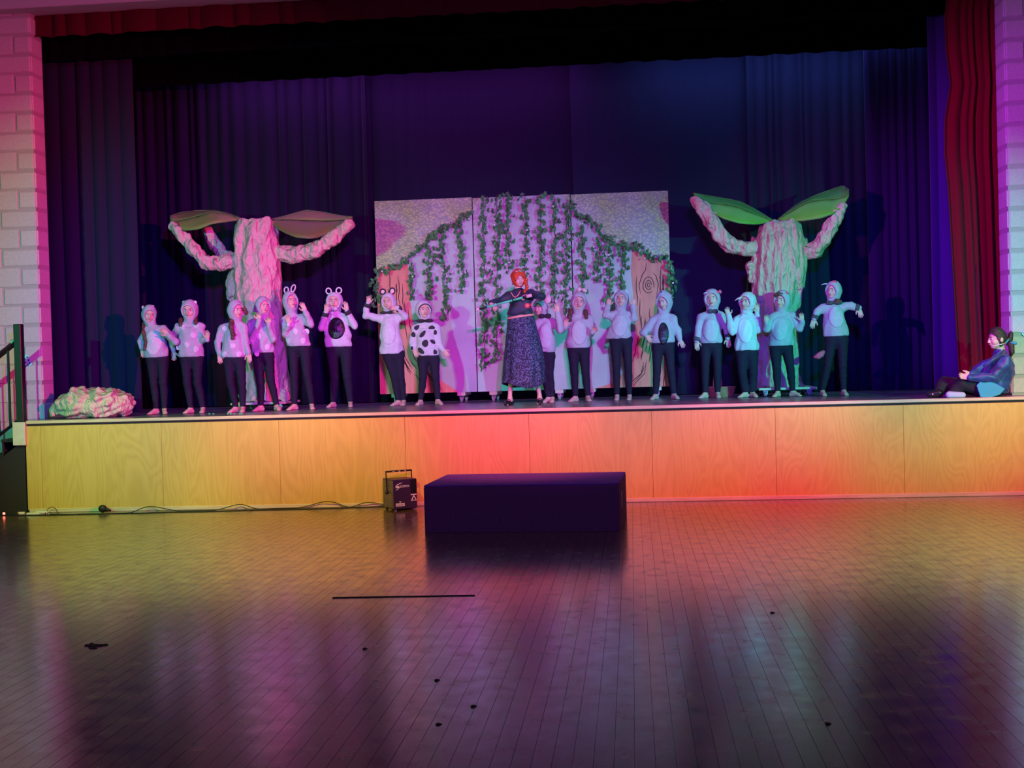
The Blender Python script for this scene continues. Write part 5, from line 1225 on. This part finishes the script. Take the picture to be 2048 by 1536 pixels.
# pink tail of the last child
k = built[-1]; b = MB(); P_ = [k['W'](p, -.02) for p in [(968, 830), (935, 862), (900, 885), (855, 892)]]; b.tube(P_, [.018, .040, .040, .008], 10); b.build('tail', M['pink'], k['root'])

# ---- the woman
wm = person(dict(label='red-haired woman in dark dress and tiara holding a long wand with both hands', group=None, org=C4, Y=1.22, s=1.12, head=(600, 190, 76, 106), hs=.98, face=(24, 14, -6), hood=False, earskin=True, neck=(592, 305), mouth='smile',
    sh=[(520, 338), (722, 322)], hem=585, hemx=(488, 752), waist=.135, chest=.155, top='velvet_green', topname='bodice', skirt=True, sleeve=.86, depth=.115,
    arms=[[(400, 418), (310, 445), (362, 480), (-.08, -.20, -.24), dict(grip=True, palm=(0, .3, -1))], [(838, 372), (715, 362), (640, 372), (-.08, -.20, -.24), dict(grip=True, palm=(0, .3, -1))]],
    hips=[(560, 700), (680, 700)], knees=[(530, 1050), (760, 1050)], ankles=[(512, 1395), (815, 1385)], toes=[(465, 1470), (825, 1478)]))
root, W = wm['root'], wm['W']
R, HC, rx, rz = wm['R'], wm['HC'], wm['rx'], wm['rz']
fh = shell(HC+R[:, 2]*.01, R, rx*.98, rx*1.06, rz*.90, np.array([0.0, 1.22*rx, -.30*rz]), (.72*rx, .95*rx, .66*rz), h=.006)
P = lambda x, y, z: HC+R@np.array([x, y, z])
fh.ell(P(-.02, -.085, .02), (.055, .05, .055), R, .02)
fh.ripple(.004, .05, 6, 3)
V, Q = fh.mesh(); hair = obj_np('hair', V, Q, M['wig'], root)
b = MB(); bp = [W(p, dy) for p, dy in (((672, 205), -.03), ((684, 250), -.07), ((676, 300), -.12), ((655, 345), -.15))]
for i, p in enumerate(bp[:-1]):
    for t in (0, .5): b.ell(p*(1-t)+bp[i+1]*t+np.array([.006*(-1)**(i+int(2*t)), 0, 0]), (.026-.003*i, .024, .024))
sub(hair, 'braid', b, M['wig'])
b = MB()
arc = [P(.072*math.sin(a), .035+.035*math.cos(a), .088+.012*math.cos(a)) for a in np.linspace(-1.2, 1.2, 11)]; b.tube(arc, .0045, 6)
for i, hgt in ((3, .02), (5, .036), (7, .02)): b.tube([arc[i], arc[i]+R[:, 2]*hgt], [.006, .002], 6)
for i in (2, 4, 5, 6, 8): b.ell(arc[i]+R[:, 2]*.01, (.008, .008, .010))
b.build('tiara', M['gold'], root)
b = MB(); b.ell(W((538, 245), -.02), (.011, .011, .016)); b.build('earring', M['gold'], root)
# skirt: flared, with folds, uneven hem
prof = [(575, 490, 752), (640, 484, 772), (720, 478, 790), (800, 470, 812), (900, 462, 836), (1000, 455, 850), (1100, 450, 858), (1200, 445, 860), (1285, 440, 860)]
ns = 72; v = []; nr_ = len(prof)
for j, (py, xl, xr) in enumerate(prof):
    a, c = W((xl, py)), W((xr, py)); cx, hw = (a[0]+c[0])/2, (c[0]-a[0])/2; t = j/(nr_-1); dpt = .115+.14*t
    for i in range(ns):
        th = 2*math.pi*i/ns; fold = 1+.055*t*math.sin(9*th+.6*math.sin(3*th+2*t))+.02*t*math.sin(17*th)
        zz = a[2] + (.035*t*math.sin(2*th+.7) if j == nr_-1 else 0)
        v.append((cx+hw*fold*math.cos(th), 1.22+dpt*fold*math.sin(th), zz))
n0 = len(v); v += [(x+(W((650, 900))[0]-x)*.03, y+(1.22-y)*.03, z) for x, y, z in v]
f = [(j*ns+i, j*ns+(i+1) % ns, (j+1)*ns+(i+1) % ns, (j+1)*ns+i) for j in range(nr_-1) for i in range(ns)]
f = [q[::-1] for q in f]+[tuple(a+n0 for a in q) for q in f]+[((nr_-1)*ns+i, (nr_-1)*ns+(i+1) % ns, n0+(nr_-1)*ns+(i+1) % ns, n0+(nr_-1)*ns+i) for i in range(ns)]
b = MB(); b.add(v, f, True); b.build('skirt', M['skirt'], root)
a, c = W((487, 582)), W((754, 582)); z1, z0 = W((600, 572))[2], W((600, 592))[2]
b = MB(); hw = (c[0]-a[0])/2+.004; cx = (a[0]+c[0])/2
nb = 40; v = [(cx+(hw+e)*math.cos(2*math.pi*i/nb), 1.22+(.126+e)*math.sin(2*math.pi*i/nb), z+.02*math.cos(2*math.pi*i/nb)) for e, z in ((0, z0), (.004, z0), (.004, z1), (0, z1)) for i in range(nb)]
b.add(v, [(k*nb+i, k*nb+(i+1) % nb, ((k+1) % 4)*nb+(i+1) % nb, ((k+1) % 4)*nb+i) for k in range(4) for i in range(nb)], True); b.build('waistband', M['orange_trim'], root)
b = MB(); ring = []
for t in np.linspace(-.9, .9, 15):
    p = W((575+55*t, 322+62*math.cos(t*1.7)-8*t), 0); y = wm['top'].front(p[0], p[2]); p[1] = (y if y else 1.13)-.004; ring.append(p)
b.tube(ring, .007, 6); b.build('neckline_trim', M['orange_trim'], root)
for cx_, cy_, r_, mm in ((702, 470, 30, 'flower_red'), (702, 470, 12, 'orange_trim')):
    p = W((cx_, cy_)); rr = wm['top'].patch(p[0], p[2], r_*wm['mpp'], r_*wm['mpp'], .006 if r_ > 20 else .011, 0, .10, 4)
    if rr: b = MB(); b.add(rr[0], rr[1], True); b.build('rosette', M[mm], root)
for i in (0, 1):
    ak, to = wm['ank'][i], wm['toes'][i]; d = unit((to-ak)*np.array([1, 1, 0])); l = np.array([-d[1], d[0], 0])
    g = Fld(ak-.2, ak+.22, .007); heel = ak-d*.04; heel[2] = H+.034; ball = ak+d*.085; ball[2] = H+.028; tip = ak+d*.135; tip[2] = H+.022
    g.cap(heel, ball, .034, .036, 0); g.cap(ball, tip, .036, .024, .012); g.below(H+.004)
    cutp = ak+d*.02; cutp[2] = H+.072; g.cut(cutp, (.05, .05, .032), None, .006)
    V, Q = g.mesh(); sh = obj_np('shoe', V, Q, M['shoe'], root)
    b = MB(); b.tube([ak+d*.055+l*.036*math.cos(t)+np.array([0, 0, H+.030+.045*math.sin(t)-ak[2]]) for t in np.linspace(0, math.pi, 9)], .006, 6); sub(sh, 'strap', b, M['shoe'])
# the wand
wr = empty('wand', tuple(W((455, 430), -.26)), 'long wand with mint green middle and pale end caps held by the woman', 'wand')
A, B = W((165, 512), -.27), W((765, 352), -.27); L_ = lambda t: A+(B-A)*t
for t0, t1, r, m, nm in ((0, .055, .021, 'palepink', 'end_cap'), (.055, .185, .015, 'black_metal', 'dark_sleeve'), (.185, .335, .0145, 'mint', 'mint_band'), (.335, .345, .019, 'white', 'ring'), (.345, .62, .0135, 'mint', 'mint_band'), (.62, .63, .016, 'black_metal', 'ring'), (.63, .80, .0135, 'mint', 'mint_band'), (.80, .86, .017, 'black_metal', 'dark_sleeve'), (.86, .955, .021, 'palepink', 'end_cap'), (.955, 1.0, .026, 'black_metal', 'dark_sleeve')):
    b = MB(); b.tube([L_(t0), L_(t1)], r, 12); b.build(nm, M[m], wr)
for i in (0, 1):                                        # dark cardigan cuffs
    el, wq = wm['arms'][i][0], wm['arms'][i][1]; d = unit(wq-el); b = MB(); b.tube([wq-d*.10, wq-d*.05, wq+d*.0], [.042, .038, .036], 12); b.build('cuff', M['velvet_navy'], root)

# ---- the seated person at the right
SO = (1748, 600)
se = person(dict(label='seated person in blue velvet jacket with ponytail at the right stage edge', group=None, org=SO, Y=.19, s=1.12, head=(1262, 395, 96, 122), hs=1.02, face=(-80, 6, 0), hood=False, earskin=True, neck=(1295, 520), hdy=-.01,
    sh=[(1250, 590, .12), (1345, 600, -.12)], hem=984, hemx=(1085, 1372), waist=.175, chest=.135, top='velvet_blue', topname='jacket', depth=.175, stand=False, bottom='trousers', sleeve=1.05, leg=1.32,
    arms=[[(1100, 690), (1000, 755), (920, 790), (.12, .04, .02), dict(curl=.9)], [(1215, 800), (985, 790), (890, 780), (-.19, -.19, -.17), dict(curl=.9)]],
    hips=[(1220, 920, .06), (1220, 920, -.06)], knees=[(725, 850, .12), (910, 858, -.08)], ankles=[(665, 945, .04), (800, 955, -.06)], toes=[(600, 965, -.02), (770, 965, -.08)]))
root, W = se['root'], se['W']; R, HC, rx, rz = se['R'], se['HC'], se['rx'], se['rz']
fh = shell(HC+R[:, 2]*.012, R, rx*.80, rx*1.0, rz*.86, np.array([0.0, 1.02*rx, -.42*rz]), (1.2*rx, 1.0*rx, .86*rz), h=.006)
fh.ripple(.003, .04, 5, 8); V, Q = fh.mesh(); hair = obj_np('hair', V, Q, M['black_hair'], root)
b = MB(); b.tube([W((1360, 440), .02), W((1392, 400), .02), W((1405, 340), .02), W((1402, 318), .02)], [.024, .034, .024, .006], 10); b.tube([W((1365, 445), .0), W((1405, 460), .0), W((1412, 540), .0), W((1400, 580), .0)], [.024, .036, .03, .008], 10); sub(hair, 'ponytail', b, M['black_hair'])
b = MB(); b.tube([W((1350, 440), -.04), W((1368, 415), -.03), W((1380, 395), .0)], .010, 7); b.tube([W((1395, 435), -.02), W((1440, 440), -.02), W((1462, 448), -.02)], [.008, .02, .012], 8); sub(hair, 'hair_tie', b, M['shirt_teal'])
b = MB(); b.tube([W((1352, 438), -.07), W((1300, 455), -.115), W((1230, 470), -.115), W((1195, 472), -.10)], .005, 6); b.build('headset_microphone', M['white_paint'], root)
b = MB(); b.prism([(W(p)[0], W(p)[2]) for p in ((1055, 812), (1003, 872), (1042, 988), (1150, 990), (1235, 962), (1285, 905), (1180, 845))], se['Y']-.20, se['Y']-.165); b.build('shirt_tail', M['shirt_teal'], root)
for (p0, p1, r0, r1, m, nm, dy) in (((665, 955), (572, 968), .048, .036, 'shoe', 'shoe', .0), ((770, 972), (905, 975), .040, .036, 'sock', 'sole', -.14)):
    g = Fld(W(p1, dy)-.22, W(p0, dy)+.22, .007); g.cap(W(p0, dy), W(p1, dy), r0, r1, 0); g.below(H+.003); V, Q = g.mesh(); obj_np(nm, V, Q, M[m], root)
# lapels of the jacket
b = MB(); b.tube([W((1330, 520), -.10), W((1230, 600), -.175), W((1120, 680), -.185)], [.022, .03, .016], 8); b.build('collar', M['velvet_blue'], root)
print('TRIS', sum(len(p.vertices)-2 for m in bpy.data.meshes for p in m.polygons), 'OBJ', len(bpy.data.objects))
